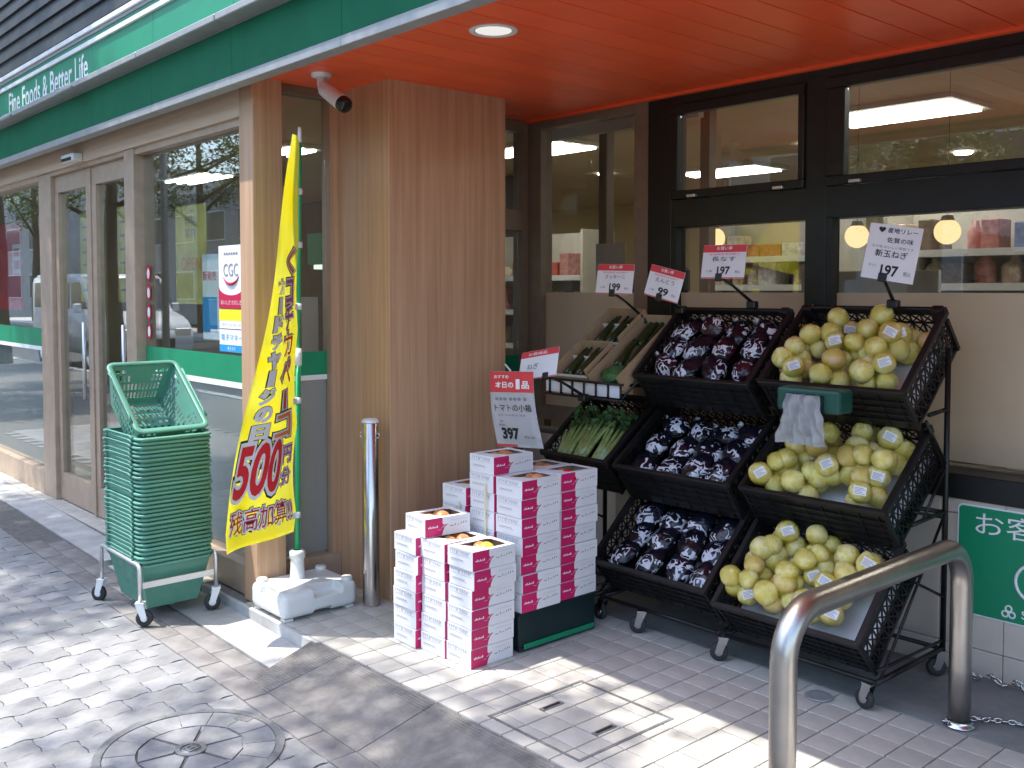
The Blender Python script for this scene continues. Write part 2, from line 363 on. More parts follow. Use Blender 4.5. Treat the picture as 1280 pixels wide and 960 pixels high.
# ================================================================== GROUND
def swz(x): return -max(0, min(.12, .0157 * (x + 7)))
SLOPE = math.atan(.0157)
g = obj('ground', bx(-150, 150, -150, 150, -.6, -.32), M_['asphalt']); tag(g, kind='structure')
g = obj('road', bx(-120, 60, -9.0, -1.75, -.32, -.15), M_['asphalt']); tag(g, kind='structure')
bm = bmesh.new()
for x in range(-40, 30, 5): box(bm, x, x+2.5, -5.45, -5.3, -.16, -.146)
o = obj('road_marking', bm, M_['white_print'], g)
def strip(name, y0, y1, mt, dz=0.0, xs=(-60, -7, .64, 12), th=.25):
    bm = bmesh.new(); t = []
    for x in xs:
        z = swz(x) + dz; t.append([bm.verts.new((x, y0, z)), bm.verts.new((x, y1, z)), bm.verts.new((x, y1, z-th)), bm.verts.new((x, y0, z-th))])
    for a, b in zip(t, t[1:]):
        for i in range(4): bm.faces.new((a[i], b[i], b[(i+1) % 4], a[(i+1) % 4]))
    bm.faces.new(t[0]); bm.faces.new(t[-1][::-1]); bmesh.ops.recalc_face_normals(bm, faces=bm.faces)
    return tag(obj(name, bm, mt), kind='structure')
sidewalk = strip('sidewalk', -1.6, 1.83, M_['joint'], -.0045)
strip('roadside_kerb', -1.75, -1.6, M_['concrete'], .01)
kerb = strip('kerb_strip', 1.835, 2.035, M_['concrete'], 0)
strip('sidewalk_far', -12.2, -9.0, M_['concrete'], -.02)
# wavy interlocking pavers
PX, PY = .112, .225
def wave_paver():
    bm = bmesh.new(); hx, hy = PX/2-.0016, PY/2-.0018
    pts = []
    k = .008
    ts = [(-1 + q/8) for q in range(17)]
    sf_ = lambda t: max(-1, min(1, 1.7*math.sin(2*PI*t)))
    pts = [(hx + k*sf_(t), hy*t) for t in ts]
    q = [(hx*.55, hy+.005), (hx*.2, hy+.003), (-hx*.2, hy-.005), (-hx*.55, hy-.003)]
    pts += q
    pts += [(-hx + k*sf_(t), hy*t) for t in ts[::-1]]
    pts += [(x, y-2*hy) for x, y in q[::-1]]
    prism(bm, pts, Matrix.Identity(4), -.03, 0)
    top = [f for f in bm.faces if f.normal.z > .9 or all(abs(v.co.z) < 1e-6 for v in f.verts)]
    es = [e for f in top for e in f.edges]
    bmesh.ops.bevel(bm, geom=es, offset=.0022, segments=1, affect='EDGES')
    me = bpy.data.meshes.new('paver'); bm.normal_update(); bm.to_mesh(me); bm.free(); me.materials.append(M_['paver']); return me
pm = wave_paver(); MH = Vector((-3.06, 1.31, 0))
spots = []
for i in range(-70, 32):
    for j in range(-6, 8):
        x = -3.2 + i*PX; y = 1.615 - PY/2 - j*PY + (PY/2 if i % 2 else 0) - .0
        if y + PY/2 > 1.63 + .12: continue
        spots.append((x, y))
def vis(x, y):
    v = Vector((x, y, 0)) - Vector((0, 0, EYE)); d = v.dot(FW)
    if d < .3: return False
    rt = Vector((-FW.y, FW.x, 0)).normalized() * -1
    u = v.dot(rt)/d*FPX; up = rt.cross(FW); w_ = v.dot(up)/d*FPX
    return -690 < u < 690 and (419 - w_) < 1010
spots.sort(key=lambda p: (0 if vis(*p) else 1, math.hypot(p[0], p[1])))
near, rest = spots[:290], spots[290:]
def half(y): return y + PY/2 > 1.616
for x, y in near:
    if math.hypot(x-MH.x, y-MH.y) < .2: continue
    if half(y): continue
    inst('paver', pm, sidewalk, (x, y, swz(x) + random.uniform(-.0012, .0012)), (random.uniform(-.006, .006), SLOPE + random.uniform(-.006, .006), 0))
# half pavers along the straight border and border courses of plain blocks
def block_mesh(w, l, name, mt, h=.03, b=.002):
    me = bpy.data.meshes.new(name); bm = bx(-w/2, w/2, -l/2, l/2, -h, 0, b); bm.to_mesh(me); bm.free(); me.materials.append(mt); return me
hm = block_mesh(PX-.003, PY/2-.004, 'half_paver', M_['paver'])
for i in range(-38, 8):
    x = -3.2 + i*PX
    if i % 2: inst('half_paver', hm, sidewalk, (x, 1.615 - PY/4 + .001, swz(x) - .0005), (0, SLOPE, 0))
bmh = block_mesh(.196, .0985, 'border_block', M_['paver_border'])
for r in range(2):
    for i in range(-14, 9):
        x = -3.2 + i*.2 + (.1 if r else 0)
        inst('border_block', bmh, sidewalk, (x, 1.669 + r*.1025, swz(x) + random.uniform(-.001, .001)), (random.uniform(-.005, .005), SLOPE, 0))
bm = bmesh.new()
for x, y in rest:
    if half(y) or x < -11: continue
    box(bm, x-PX/2+.002, x+PX/2-.002, y-PY/2+.002, y+PY/2-.002, swz(x)-.03, swz(x)-.0005)
tag(obj('paver_field', bm, M_['paver'], sidewalk), kind='stuff')
# manhole
mz = swz(MH.x)
mh = thing('manhole_cover', 'round manhole cover inlaid with pale paving wedges, in the sidewalk foreground', 'manhole cover', (MH.x, MH.y, mz)); mh.rotation_euler = (0, SLOPE, .2)
def ring(bm, r0, r1, z0, z1, n=64, a0=0, a1=2*PI):
    full = abs(a1-a0-2*PI) < 1e-6; m = n if full else n+1; R = []
    for i in range(m):
        a = a0 + (a1-a0)*i/n; c, s = math.cos(a), math.sin(a)
        R.append([bm.verts.new((r*c, r*s, z)) for r, z in ((r0, z0), (r1, z0), (r1, z1), (r0, z1))])
    for i in range(m if full else m-1):
        a, b = R[i], R[(i+1) % m]
        for k in range(4): bm.faces.new((a[k], b[k], b[(k+1) % 4], a[(k+1) % 4]))
    if not full: bm.faces.new(R[0]); bm.faces.new(R[-1][::-1])
    bmesh.ops.recalc_face_normals(bm, faces=bm.faces)
bm = bmesh.new(); ring(bm, .275, .302, -.03, .006); obj('rim', bm, M_['iron'], mh, False)
bm = bmesh.new(); lathe(bm, [(0, -.002), (.2755, -.002), (.2755, -.03), (0, -.03)], 48); obj('cover_plate', bm, M_['joint'], mh, False)
for i in range(14):
    a = 2*PI*i/14; bm = bmesh.new(); ring(bm, .172, .272, -.02, .004 + random.uniform(-.001, .001), 5, a+.007, a+2*PI/14-.007); obj('wedge', bm, M_['paver'], mh, False)
for i in range(6):
    a = 2*PI*i/6+.2; bm = bmesh.new()
    pts = [(.055, a+.12), (.10, a+.06), (.168, a+.03), (.168, a+PI/6), (.168, a+PI/3-.03), (.10, a+PI/3-.06), (.055, a+PI/3-.12)]
    prism(bm, [(r*math.cos(t), r*math.sin(t)) for r, t in pts], Matrix.Identity(4), -.02, .004 + random.uniform(-.001, .001)); obj('petal', bm, M_['paver'], mh, False)
bm = bmesh.new(); ring(bm, .034, .05, -.02, .007, 32); lathe(bm, [(0, .004), (.034, .004), (.034, -.02)], 32); ring(bm, .012, .017, 0, .008, 20)
for k in range(3): box(bm, -.022+k*.016, -.014+k*.016, -.018, .018, .003, .0075)
obj('emblem', bm, M_['iron'], mh, False)
for a in (1.75, 4.4):
    bm = bmesh.new(); put(bm, Matrix.Identity(4)); box(bm, .235, .27, -.03, .03, 0, .0065); put(bm, Matrix.Rotation(a, 4, 'Z')); obj('lifting_slot', bm, M_['iron'], mh, False)
# ---- porch floor
floor = tag(obj('porch_floor', bx(-4.6, 6, 2.042, 3.80, -.4, -.007), M_['grout']), kind='structure')
TP = .1135
tm = block_mesh(TP-.005, TP-.005, 'floor_tile', M_['floor_tile'], .02, .0012)
cnt = 0; field = bmesh.new()
for i in range(0, 56):
    for j in range(10):
        x = -4.18 + (i+.5)*TP; y = 2.06 + (j+.5)*TP
        if x < -.95 and cnt < 300: inst('floor_tile', tm, floor, (x, y, random.uniform(-.0006, .0006)), (random.uniform(-.003, .003), random.uniform(-.003, .003), 0)); cnt += 1
        else: box(field, x-TP/2+.0025, x+TP/2-.0025, y-TP/2+.0025, y+TP/2-.0025, -.02, 0)
tag(obj('tile_field', field, M_['floor_tile'], floor), kind='stuff')
obj('tile_edging', bx(-4.6, -3.50, 2.036, 2.057, -.3, .0015, .003), M_['concrete'], floor)
obj('floor_screed', bx(-4.6, 6, 3.198, 3.80, -.03, .001), M_['concrete_dark'], floor)
# doorway apron of small tiles
apron = tag(obj('door_apron', bx(-16, -4.605, 2.037, 2.30, -.3, -.006), M_['grout']), kind='structure')
am = block_mesh(.094, .094, 'apron_tile', M_['floor_tile'], .02, .001)
for i in range(46):
    for j in range(2): inst('apron_tile', am, apron, (-4.66 - i*.098, 2.088 + j*.098, 0))
# drain cover set in the tiles
dc = thing('access_cover', 'square tiled access cover with thin metal frame, in front of the tomato boxes', 'access cover', (-2.28, 2.34, 0))
bm = bmesh.new()
for a in ((-2.50, -2.488, 2.115, 2.575), (-2.072, -2.06, 2.115, 2.575)): box(bm, *a, -.01, .0025)
for a in ((-2.4885, -2.0715, 2.1155, 2.127), (-2.4885, -2.0715, 2.563, 2.5745)): box(bm, *a, -.01, .0022)
obj('frame', bm, M_['iron'], dc)
for x in (-2.41, -2.16):
    bm = bmesh.new(); box(bm, x-.012, x+.012, 2.285, 2.385, -.005, .003); o = obj('lifting_handle', bm, M_['iron'], dc)
    obj('slot', bx(x-.006, x+.006, 2.297, 2.373, 0, .0042), M_['black_print'], o)
# ---- ramp wedge
rp = thing('kerb_ramp', 'grey-brown studded rubber kerb ramp along the porch step', 'ramp', (-2.5, 1.73, -.07))
def ramp_z(x, y): t = (y-1.715)/(2.034-1.715); return swz(x)*(1-t) + .004 + (.002 + .0)*t
bm = bmesh.new()
def slab(bm, quad, zf, th=.03):
    a = [bm.verts.new((x, y, zf(x, y))) for x, y in quad]; b = [bm.verts.new((x, y, -.3)) for x, y in quad]
    n = len(quad); bm.faces.new(a); bm.faces.new(b[::-1])
    for i in range(n): bm.faces.new((a[i], b[i], b[(i+1) % n], a[(i+1) % n]))
    bmesh.ops.recalc_face_normals(bm, faces=bm.faces)
xsr = [-3.30, -2.69, -2.08, -1.47, -.86, -.25, .4]
for a, b in zip(xsr, xsr[1:]):
    bm = bmesh.new(); slab(bm, [(a+.002, 1.715), (b-.002, 1.715), (b-.002, 2.034), (a+.002, 2.034)], ramp_z); o = obj('ramp_section', bm, M_['ramp_rubber'], rp)
    sb = bmesh.new(); nx = int((b-a-.01)/.0125)
    for i in range(nx):
        for j in range(21):
            x = a + .008 + i*.0125 + (.006 if j % 2 else 0); y = 1.725 + j*.0125
            if y > 1.98: continue
            z = ramp_z(x, y); s = .0042
            v = [sb.verts.new(p) for p in ((x-s, y, z-.0005), (x, y-s, z-.0005), (x+s, y, z-.0005), (x, y+s, z-.0005), (x, y, z+.0022))]
            for k in range(4): sb.faces.new((v[k], v[(k+1) % 4], v[4]))
    for j in range(4):
        y = 1.985 + j*.012; box(sb, a+.004, b-.004, y, y+.006, ramp_z(a, y)-.004, ramp_z(a, y)+.0018)
    tag(obj('studs', sb, M_['ramp_rubber'], o), kind='stuff')
bm = bmesh.new(); slab(bm, [(-3.45, 1.715), (-3.302, 1.715), (-3.302, 2.034), (-3.53, 2.034)], lambda x, y: ramp_z(x, y)*.98 + (.0 if x > -3.31 else -.004)); o = obj('ramp_end', bm, M_['ramp_rubber'], rp)
sb = bmesh.new()
for j in range(24):
    y = 1.722 + j*.0128; x0 = -3.445 - (y-1.715)/.319*.08
    tube(sb, [(x0+.006, y, ramp_z(x0, y)*.98-.0035), (-3.306, y+.004, ramp_z(-3.306, y)+.000)], .003, 5)
tag(obj('ribs', sb, M_['ramp_rubber'], o), kind='stuff')

# ================================================================== SHOP SHELL AND INTERIOR
SX = -4.20      # side wall plane
FYL = 2.15      # front glass plane
BY = 3.85       # back window plane
CZ = 2.42       # porch ceiling
def struct(name, bm, m): return tag(obj(name, bm, m), kind='structure')
bm = bmesh.new(); box(bm, -16, -4.25, 2.32, 14, -.4, -.002); box(bm, -4.25, 5, 3.95, 14, -.4, -.002); struct('shop_floor', bm, M_['int_floor'])
bm = bmesh.new(); box(bm, -16, -4.25, 2.28, 14, 2.8, 3.1); box(bm, -4.249, 5, 4.0, 14, 2.8, 3.1); struct('shop_ceiling', bm, M_['int_ceiling'])
struct('shop_wall_back', bx(-16, 5, 11.6, 12, -.1, 2.8), M_['int_wall'])
struct('shop_wall_left', bx(-16, -15.6, 2.3, 11.6, -.1, 2.8), M_['int_wall'])
struct('shop_wall_right', bx(3.2, 3.6, 3.95, 11.6, -.1, 2.8), M_['int_wall'])
struct('shop_roof', bx(-16, 5, 2.3, 14, 3.1, 3.4), M_['far_wall'])
# ---- lamps inside the shop
def panel_lamp(x, y, lab, w=1.0, d=.6):
    if 'front window' in lab: w, d = 1.1, .42
    if 'side window' in lab: w, d = .5, .36
    t = thing('ceiling_lamp', lab, 'ceiling lamp', (x, y, 2.8), 0, 'panel lamps on the shop ceiling')
    bm = bmesh.new(); box(bm, x-w/2-.05, x+w/2+.05, y-d/2-.05, y+d/2+.05, 2.765, 2.799); obj('housing', bm, M_['shelf'], t)
    for k in range(3):
        y0 = y-d/2 + k*d/3
        obj('tube', bx(x-w/2, x+w/2, y0+.045, y0+d/3-.045, 2.745, 2.7645), M_['lamp_panel'], t)
for x, y, lab in ((-3.55, 7.0, 'large lit ceiling panel lamp behind the right upper window'), (-6.5, 9.0, 'lit ceiling panel lamp behind the middle upper window'),
                  (-6.7, 6.3, 'lit ceiling panel lamp behind the narrow tan-framed window'), (-11.0, 4.9, 'lit ceiling panel lamp seen through the front window'),
                  (-8.3, 4.6, 'lit ceiling panel lamp behind the side window by the banner'), (-1.2, 8.6, 'lit ceiling panel lamp deep in the shop at right'),
                  (-12.5, 9.0, 'lit ceiling panel lamp deep in the shop at left'), (-1.0, 5.6, 'lit ceiling panel lamp inside at far right')):
    panel_lamp(x, y, lab)
for x, y in ((-4.9, 8.0), (-4.2, 9.6), (-2.6, 9.4), (-5.6, 6.8), (-7.7, 8.3)):
    bm = bmesh.new(); lathe(bm, [(0, 2.775), (.075, 2.775), (.09, 2.79), (.09, 2.7995), (0, 2.7995)], 20, Matrix.Translation((x, y, 0)))
    tag(obj('ceiling_downlight', bm, M_['lamp_panel']), 'small round lit downlight in the shop ceiling', 'downlight', 'small downlights in the shop ceiling')
def globe(x, y, z, r, lab):
    t = thing('globe_lamp', lab, 'pendant lamp', (x, y, z), 0, 'globe lamps hanging in the shop')
    bm = bmesh.new(); ico(bm, 3, lambda p: p*r, Matrix.Translation((x, y, z))); obj('globe', bm, M_['lamp_globe'], t)
    bm = bmesh.new(); tube(bm, [(x, y, z+r), (x, y, 2.8)], .0015, 6); obj('cord', bm, M_['black_print'], t)
    bm = bmesh.new(); lathe(bm, [(.0, .02), (.03, .02), (.04, -.01), (.0, -.01)], 12, Matrix.Translation((x, y, z+r))); obj('cap', bm, M_['tan_frame'], t)
globe(-2.6, 5.75, 1.80, .075, 'round yellow globe lamp hanging right of the white price card')
globe(-3.2, 5.8, 1.80, .075, 'round yellow globe lamp half hidden behind the white price card')
globe(-4.9, 6.6, 1.885, .085, 'round yellow globe lamp above the third red-topped price card')
# ---- shelving with goods
gp = [(.55, .10, .08), (.72, .66, .5), (.60, .42, .12), (.18, .22, .40), (.70, .70, .70), (.30, .36, .12), (.52, .22, .20), (.22, .16, .12), (.72, .55, .42)]
gm = [mat('goods_%s' % n, c, .45, 0, .3, 22) for n, c in zip(('red', 'cream', 'ochre', 'blue', 'white', 'green', 'rose', 'brown', 'peach'), gp)]
def shelving(x0, x1, y, zs, lab, glab, seedv, top=2.0):
    rnd_ = random.Random(seedv)
    t = thing('shop_shelf', lab, 'shelf', ((x0+x1)/2, y, 0), 0, 'shelving units inside the shop')
    obj('back_panel', bx(x0, x1, y+.42, y+.45, 0, top), M_['shelf'], t)
    for x in (x0, x1-.03): obj('upright', bx(x, x+.03, y, y+.419, 0, top), M_['shelf'], t)
    for z in zs:
        obj('shelf_board', bx(x0+.031, x1-.031, y, y+.419, z-.025, z), M_['shelf'], t)
        obj('price_rail', bx(x0+.031, x1-.031, y-.012, y-.001, z-.045, z+.008), M_['white_print'], t)
        x = x0 + .06
        while x < x1 - .2:
            w = rnd_.uniform(.08, .2); h = rnd_.uniform(.1, .25); k = rnd_.randrange(len(gm)); n = rnd_.randint(1, 2)
            for q in range(n):
                if x + w > x1 - .06: break
                b = bmesh.new()
                if rnd_.random() < .45: lathe(b, [(0, 0), (w*.42, 0), (w*.45, h*.1), (w*.45, h*.62), (w*.2, h*.8), (w*.18, h), (0, h)], 12, Matrix.Translation((x+w/2, y+.1+w/2, z)))
                else: box(b, x, x+w, y+.06, y+.28, z, z+h, .008)
                tag(obj('packet', b, gm[k]), glab, 'packaged goods', 'goods on ' + glab[-30:]); x += w + .012
            x += rnd_.choice((.01, .02, .09))
shelving(-3.75, -2.15, 7.2, (.9, 1.2, 1.5, 1.75), 'cream shelving with packets behind the right lower window', 'packet on the cream shelving behind the right lower window', 1, 2.1)
shelving(-5.6, -4.25, 7.4, (.9, 1.2, 1.5, 1.75), 'cream shelving with jars behind the middle lower window', 'packet on the shelving behind the middle lower window', 2, 2.1)
shelving(-8.3, -6.6, 6.8, (.9, 1.25, 1.6), 'cream shelving deep behind the tan-framed window', 'packet on the shelving deep behind the tan-framed window', 3, 2.05)
t = thing('chiller_cabinet', 'white lit chiller cabinet inside behind the tan door', 'chiller', (-9.0, 6.2, 0))
obj('cabinet', bx(-9.9, -7.9, 5.9, 6.6, 0, 1.35), M_['shelf'], t); obj('canopy', bx(-9.9, -7.9, 5.7, 6.6, 1.75, 2.1), M_['sign_green'], t); obj('light_strip', bx(-9.85, -7.95, 5.75, 5.85, 1.70, 1.7499), M_['lamp_shelf'], t)
tag(obj('dark_partition', bx(-14.5, -8.2, 7.6, 7.8, 0, 2.79), M_['int_dark']), 'dark brown partition deep inside the shop', 'partition')
t = thing('service_counter', 'long white counter low behind the middle window', 'counter', (-4.4, 5.4, 0))
obj('counter_top', bx(-5.6, -2.2, 5.2, 5.7, 1.40, 1.44), M_['shelf'], t); obj('counter_body', bx(-5.6, -2.2, 5.25, 5.65, 0, 1.399), M_['tan_frame'], t)
tag(obj('register', bx(-4.75, -4.35, 5.25, 5.6, 1.4405, 1.62, .02), M_['black_print']), 'dark till on the counter behind the price cards', 'till')
tag(obj('white_board', bx(-3.1, -2.3, 5.0, 5.03, 1.3, 1.56, .004), M_['shelf']), 'pale sloping board on the counter behind the right window', 'board')
t = thing('interior_column', 'pale square column inside behind the right upper window', 'column', (-2.0, 7.0, 0)); obj('shaft', bx(-2.15, -1.95, 6.0, 6.2, 0, 2.799), M_['shelf'], t)
obj('skirting', bx(-2.16, -1.94, 5.99, 6.21, 0, .12), M_['tan_frame'], t)

# ================================================================== SHOP FRONT (left, faces the street)
sf = thing('glazed_facade', 'glazed shop front with wood header, brown sliding doors and large panes', 'shop front', (-6, 2.15, 0))
obj('header', bx(-16, -4.237, 2.10, 2.28, 2.262, 2.60), M_['wood_header'], sf)
obj('corner_post', bx(-4.235, -4.10, 2.085, 2.235, 0, 2.43, .004), M_['wood_post'], sf)
obj('jamb', bx(-5.745, -5.60, 2.11, 2.25, 0, 2.2615, .004), M_['door_frame'], sf)
obj('jamb', bx(-7.40, -7.14, 2.12, 2.25, 0, 2.2615, .004), M_['door_frame'], sf)
obj('plinth', bx(-5.599, -4.236, 2.115, 2.24, 0, .145, .003), M_['door_frame'], sf)
obj('bottom_rail', bx(-12, -7.401, 2.12, 2.24, 0, .17, .003), M_['door_frame'], sf)
obj('head_rail', bx(-5.599, -4.236, 2.12, 2.24, 2.225, 2.2615), M_['door_frame'], sf)
obj('head_rail', bx(-12, -7.401, 2.12, 2.24, 2.225, 2.2615), M_['door_frame'], sf)
w1 = obj('window_pane', bx(-5.599, -4.236, 2.17, 2.178, .145, 2.225), M_['glass_front'], sf)
w2 = obj('window_pane', bx(-12, -7.401, 2.17, 2.178, .17, 2.225), M_['glass_front'], sf)
def band(x0, x1, parent, z0=1.005, z1=1.135, y=2.1665):
    obj('green_band', bx(x0, x1, y, y+.003, z0, z1), M_['sign_green'], parent)
    obj('white_line', bx(x0, x1, y, y+.003, z0-.03, z0-.0005), M_['white_print'], parent)
    obj('lower_sheet', bx(x0, x1, 2.179, 2.181, .175, z0-.031), M_['reflection_grey'], parent)  # added grey sheet, coloured to imitate the pavement reflected in the lower glass
band(-5.598, -4.237, w1); band(-11.9, -7.402, w2, 1.05, 1.18)
for a, b in ((-7.138, -6.44), (-6.40, -5.747)):
    d = obj('sliding_door', bx(a, b, 2.15, 2.20, 2.12, 2.235, .002), M_['door_frame'], sf)
    obj('bottom_rail', bx(a, b, 2.15, 2.20, .01, .20, .002), M_['door_frame'], d)
    for x in (a, b-.07): obj('stile', bx(x, x+.07, 2.148, 2.202, .2005, 2.1195, .002), M_['door_frame'], d)
    obj('door_glass', bx(a+.071, b-.071, 2.172, 2.18, .2005, 2.1195), M_['glass_front'], d)
    bm = bmesh.new(); tube(bm, [(b-.1, 2.13, .75), (b-.1, 2.13, 1.25)], .012, 10); obj('door_handle', bm, M_['alu'], d)
obj('door_track', bx(-7.138, -5.747, 2.12, 2.24, 2.2355, 2.2615), M_['door_frame'], sf)
obj('meeting_stile', bx(-6.438, -6.402, 2.14, 2.21, .01, 2.235), M_['door_frame'], sf)
t = thing('door_sensor', 'small white motion sensor box above the sliding doors', 'sensor', (-6.5, 2.08, 2.31))
obj('housing', bx(-6.62, -6.40, 2.035, 2.099, 2.265, 2.315, .008, 2), M_['white_metal'], t); obj('lens', bx(-6.60, -6.42, 2.03, 2.0345, 2.27, 2.29), M_['black_gloss'], t)
# posters on the front pane (inside face is the street face for the viewer)
def flat(name, x0, x1, z0, z1, m, parent, y, th=.0012): return obj(name, bx(x0, x1, y, y+th, z0, z1), m, parent)
FM = lambda x, z, y: frame_mat((x, y, z), (1, 0, 0), (0, 0, 1))
P0, P1 = -4.635, -4.365
po = thing('window_poster', 'white and red poster with round smile logo, on the front window by the corner post', 'poster', ((P0+P1)/2, 2.165, 1.3))
flat('sheet', P0, P1, 1.37, 1.675, M_['white_print'], po, 2.1662)
bm = bmesh.new(); xc = (P0+P1)/2
pts = [(P0, 1.365), (P1, 1.365), (P1, 1.475)] + [(xc + (P1-P0)/2*math.cos(math.radians(a)), 1.475 - .045*math.sin(math.radians(a))) for a in range(15, 180, 15)] + [(P0, 1.475)]
prism(bm, [(x, z) for x, z in pts], frame_mat((0, 2.1655, 0), (1, 0, 0), (0, 0, 1)), 0, .0006); obj('red_footer', bm, M_['crimson'], po)
lettering('CGC', FM(xc, 1.555, 2.1652), M_['grey_print'], po, .16, .062)
bm = bmesh.new(); tube(bm, [(xc + .085*math.cos(math.radians(a)), 2.1652, 1.535 + .05*math.sin(math.radians(a))) for a in range(200, 345, 12)], [.002+.006*math.sin(PI*i/12) for i in range(13)], 6); obj('smile', bm, M_['crimson'], po)
lettering('●●●●●●', FM(xc, 1.635, 2.1652), M_['grey_print'], po, .15, .012); lettering('おいしさ たのしさ', FM(xc, 1.395, 2.1648), M_['white_print'], po, .22, .022)
po = thing('window_sticker', 'yellow and white sticker under the red smile poster', 'sticker', (xc, 2.165, 1.3))
flat('sheet', P0, P1, 1.265, 1.36, M_['white_print'], po, 2.1662); flat('yellow_panel', P0, P1, 1.305, 1.36, M_['yellow_print'], po, 2.1655, .0006); lettering('ポイントカード', FM(xc, 1.285, 2.1655), M_['grey_print'], po, .2, .018)
po = thing('window_sticker', 'pale blue sticker lowest under the yellow one on the front window', 'sticker', (xc, 2.165, 1.2))
flat('sheet', P0, P1, 1.15, 1.26, M_['white_print'], po, 2.1662); flat('blue_panel', P0, P1, 1.15, 1.185, M_['blue_print'], po, 2.1655, .0006); lettering('電子マネー', FM(xc, 1.222, 2.1655), M_['blue_print'], po, .23, .03); lettering('使えます', FM(xc, 1.167, 2.165), M_['white_print'], po, .09, .018)
po = thing('window_poster', 'narrow white poster with red writing beside the smile poster', 'poster', (-4.78, 2.19, 1.4))
flat('sheet', -4.88, -4.67, 1.20, 1.64, M_['white_print'], po, 2.19); lettering('新発売', FM(-4.795, 1.53, 2.1895), M_['red_print'], po, .16, .05); flat('blue_panel', -4.88, -4.71, 1.24, 1.42, M_['blue_print'], po, 2.1893, .0005)
po = thing('window_poster', 'dim yellow notice with orange writing inside the front window', 'poster', (-5.3, 2.4, 1.7))
flat('sheet', -5.38, -4.98, 1.38, 1.92, mat('notice_yellow', (.78, .60, .16), .6, 0, .2, 5), po, 2.26); lettering('OPEN', FM(-5.18, 1.60, 2.2593), M_['orange_print'], po, .26, .07); lettering('特売\n案内', FM(-5.18, 1.80, 2.2593), M_['grey_print'], po, .14, .12)
po = thing('window_poster', 'orange food picture poster high inside the front window', 'poster', (-4.7, 2.5, 1.8))
flat('sheet', -4.86, -4.42, 1.66, 1.98, mat('notice_orange', (.42, .10, .03), .6, 0, .5, 6, col2=(.55, .40, .22)), po, 2.45)
for k, (x, lab) in enumerate(((-6.78, 'yellow notice inside the left sliding door'), (-6.08, 'yellow notice inside the right sliding door'))):
    po = thing('door_notice', lab, 'notice', (x, 2.5, 1.5)); flat('sheet', x-.2, x+.2, 1.38, 1.98, M_['notice_yellow'], po, 2.26)
    for q in range(6): flat('text_line', x-.15, x+.15-.05*(q % 3), 1.45+q*.085, 1.465+q*.085, M_['grey_print'], po, 2.2585)
bm = bmesh.new()
st = thing('window_sticker', 'vertical strip of pink oval stickers by the door jamb', 'sticker', (-5.54, 2.165, 1.3))
for k in range(4):
    z = 1.22 + k*.11; b = bmesh.new(); prism(b, [(-5.545 + .03*math.cos(a*PI/8), z + .05*math.sin(a*PI/8)) for a in range(16)], frame_mat((0, 2.1665, 0), (1, 0, 0), (0, 0, 1)), 0, .001); o = obj('oval', b, M_['crimson'], st)
    b = bmesh.new(); prism(b, [(-5.545 + .018*math.cos(a*PI/8), z + .03*math.sin(a*PI/8)) for a in range(16)], frame_mat((0, 2.1655, 0), (1, 0, 0), (0, 0, 1)), 0, .0006); obj('oval_centre', b, M_['white_print'], o)
po = thing('window_poster', 'red poster with white characters at the left picture edge', 'poster', (-8.6, 2.3, 1.5))
flat('sheet', -9.3, -8.36, 1.3, 2.0, M_['red_print'], po, 2.26); lettering('日', FM(-8.50, 1.7, 2.2593), M_['white_print'], po, .22, .25, .02)

# ================================================================== SIDE WALL (faces the porch)
sw_ = thing('side_window', 'wood-framed side window between the corner post and the pillar', 'window', (SX, 2.4, 0))
obj('sill', bx(-4.25, -4.17, 2.2355, 2.577, 0, .15, .003), M_['door_frame'], sw_)
obj('head', bx(-4.25, -4.17, 2.2355, 2.577, 2.385, 2.43), M_['tan_frame'], sw_)
obj('jamb', bx(-4.25, -4.17, 2.53, 2.577, .1505, 2.3845), M_['wood_post'], sw_)
wp = obj('window_pane', bx(-4.222, -4.216, 2.2355, 2.5295, .1505, 2.3845), M_['glass'], sw_)
obj('green_band', bx(-4.2150, -4.213, 2.236, 2.529, 1.04, 1.155), M_['sign_green'], wp)
obj('white_line', bx(-4.2150, -4.213, 2.236, 2.529, 1.015, 1.0395), M_['white_print'], wp)
obj('lower_sheet', bx(-4.226, -4.2225, 2.236, 2.529, .16, 1.014), M_['reflection_grey'], wp)  # same added sheet in the painted reflection grey, low on this pane
po = thing('stand_poster', 'grey poster with a trolley outline behind the side window', 'poster', (-4.6, 2.5, 1.3))
obj('sheet', bx(-4.52, -4.515, 2.36, 2.66, 1.10, 1.42), M_['shelf'], po); obj('dark_panel', bx(-4.5145, -4.5135, 2.38, 2.56, 1.12, 1.34), M_['int_dark'], po)
bm = bmesh.new(); tube(bm, [(-4.512, 2.42, 1.30), (-4.512, 2.44, 1.30), (-4.512, 2.46, 1.20), (-4.512, 2.54, 1.20), (-4.512, 2.55, 1.27), (-4.512, 2.447, 1.27)], .004, 6); obj('trolley_outline', bm, M_['white_print'], po)
tag(obj('store_pillar', bx(-4.26, -3.74, 2.578, 3.292, 0, 2.43, .003), M_['wood_pillar']), 'square brown wood-panelled pillar in the middle of the picture', 'pillar')
bm = bmesh.new(); box(bm, -4.25, -3.735, 2.573, 3.297, 0, .012); 
rw = thing('rear_side_window', 'narrow tan side window and door strip just behind the wood pillar', 'window', (SX, 3.6, 0))
for a in ((3.293, 3.36, 0, 2.43), (3.80, 3.93, 0, 2.43)): obj('stile', bx(-4.25, -4.17, *a), M_['tan_frame'], rw)
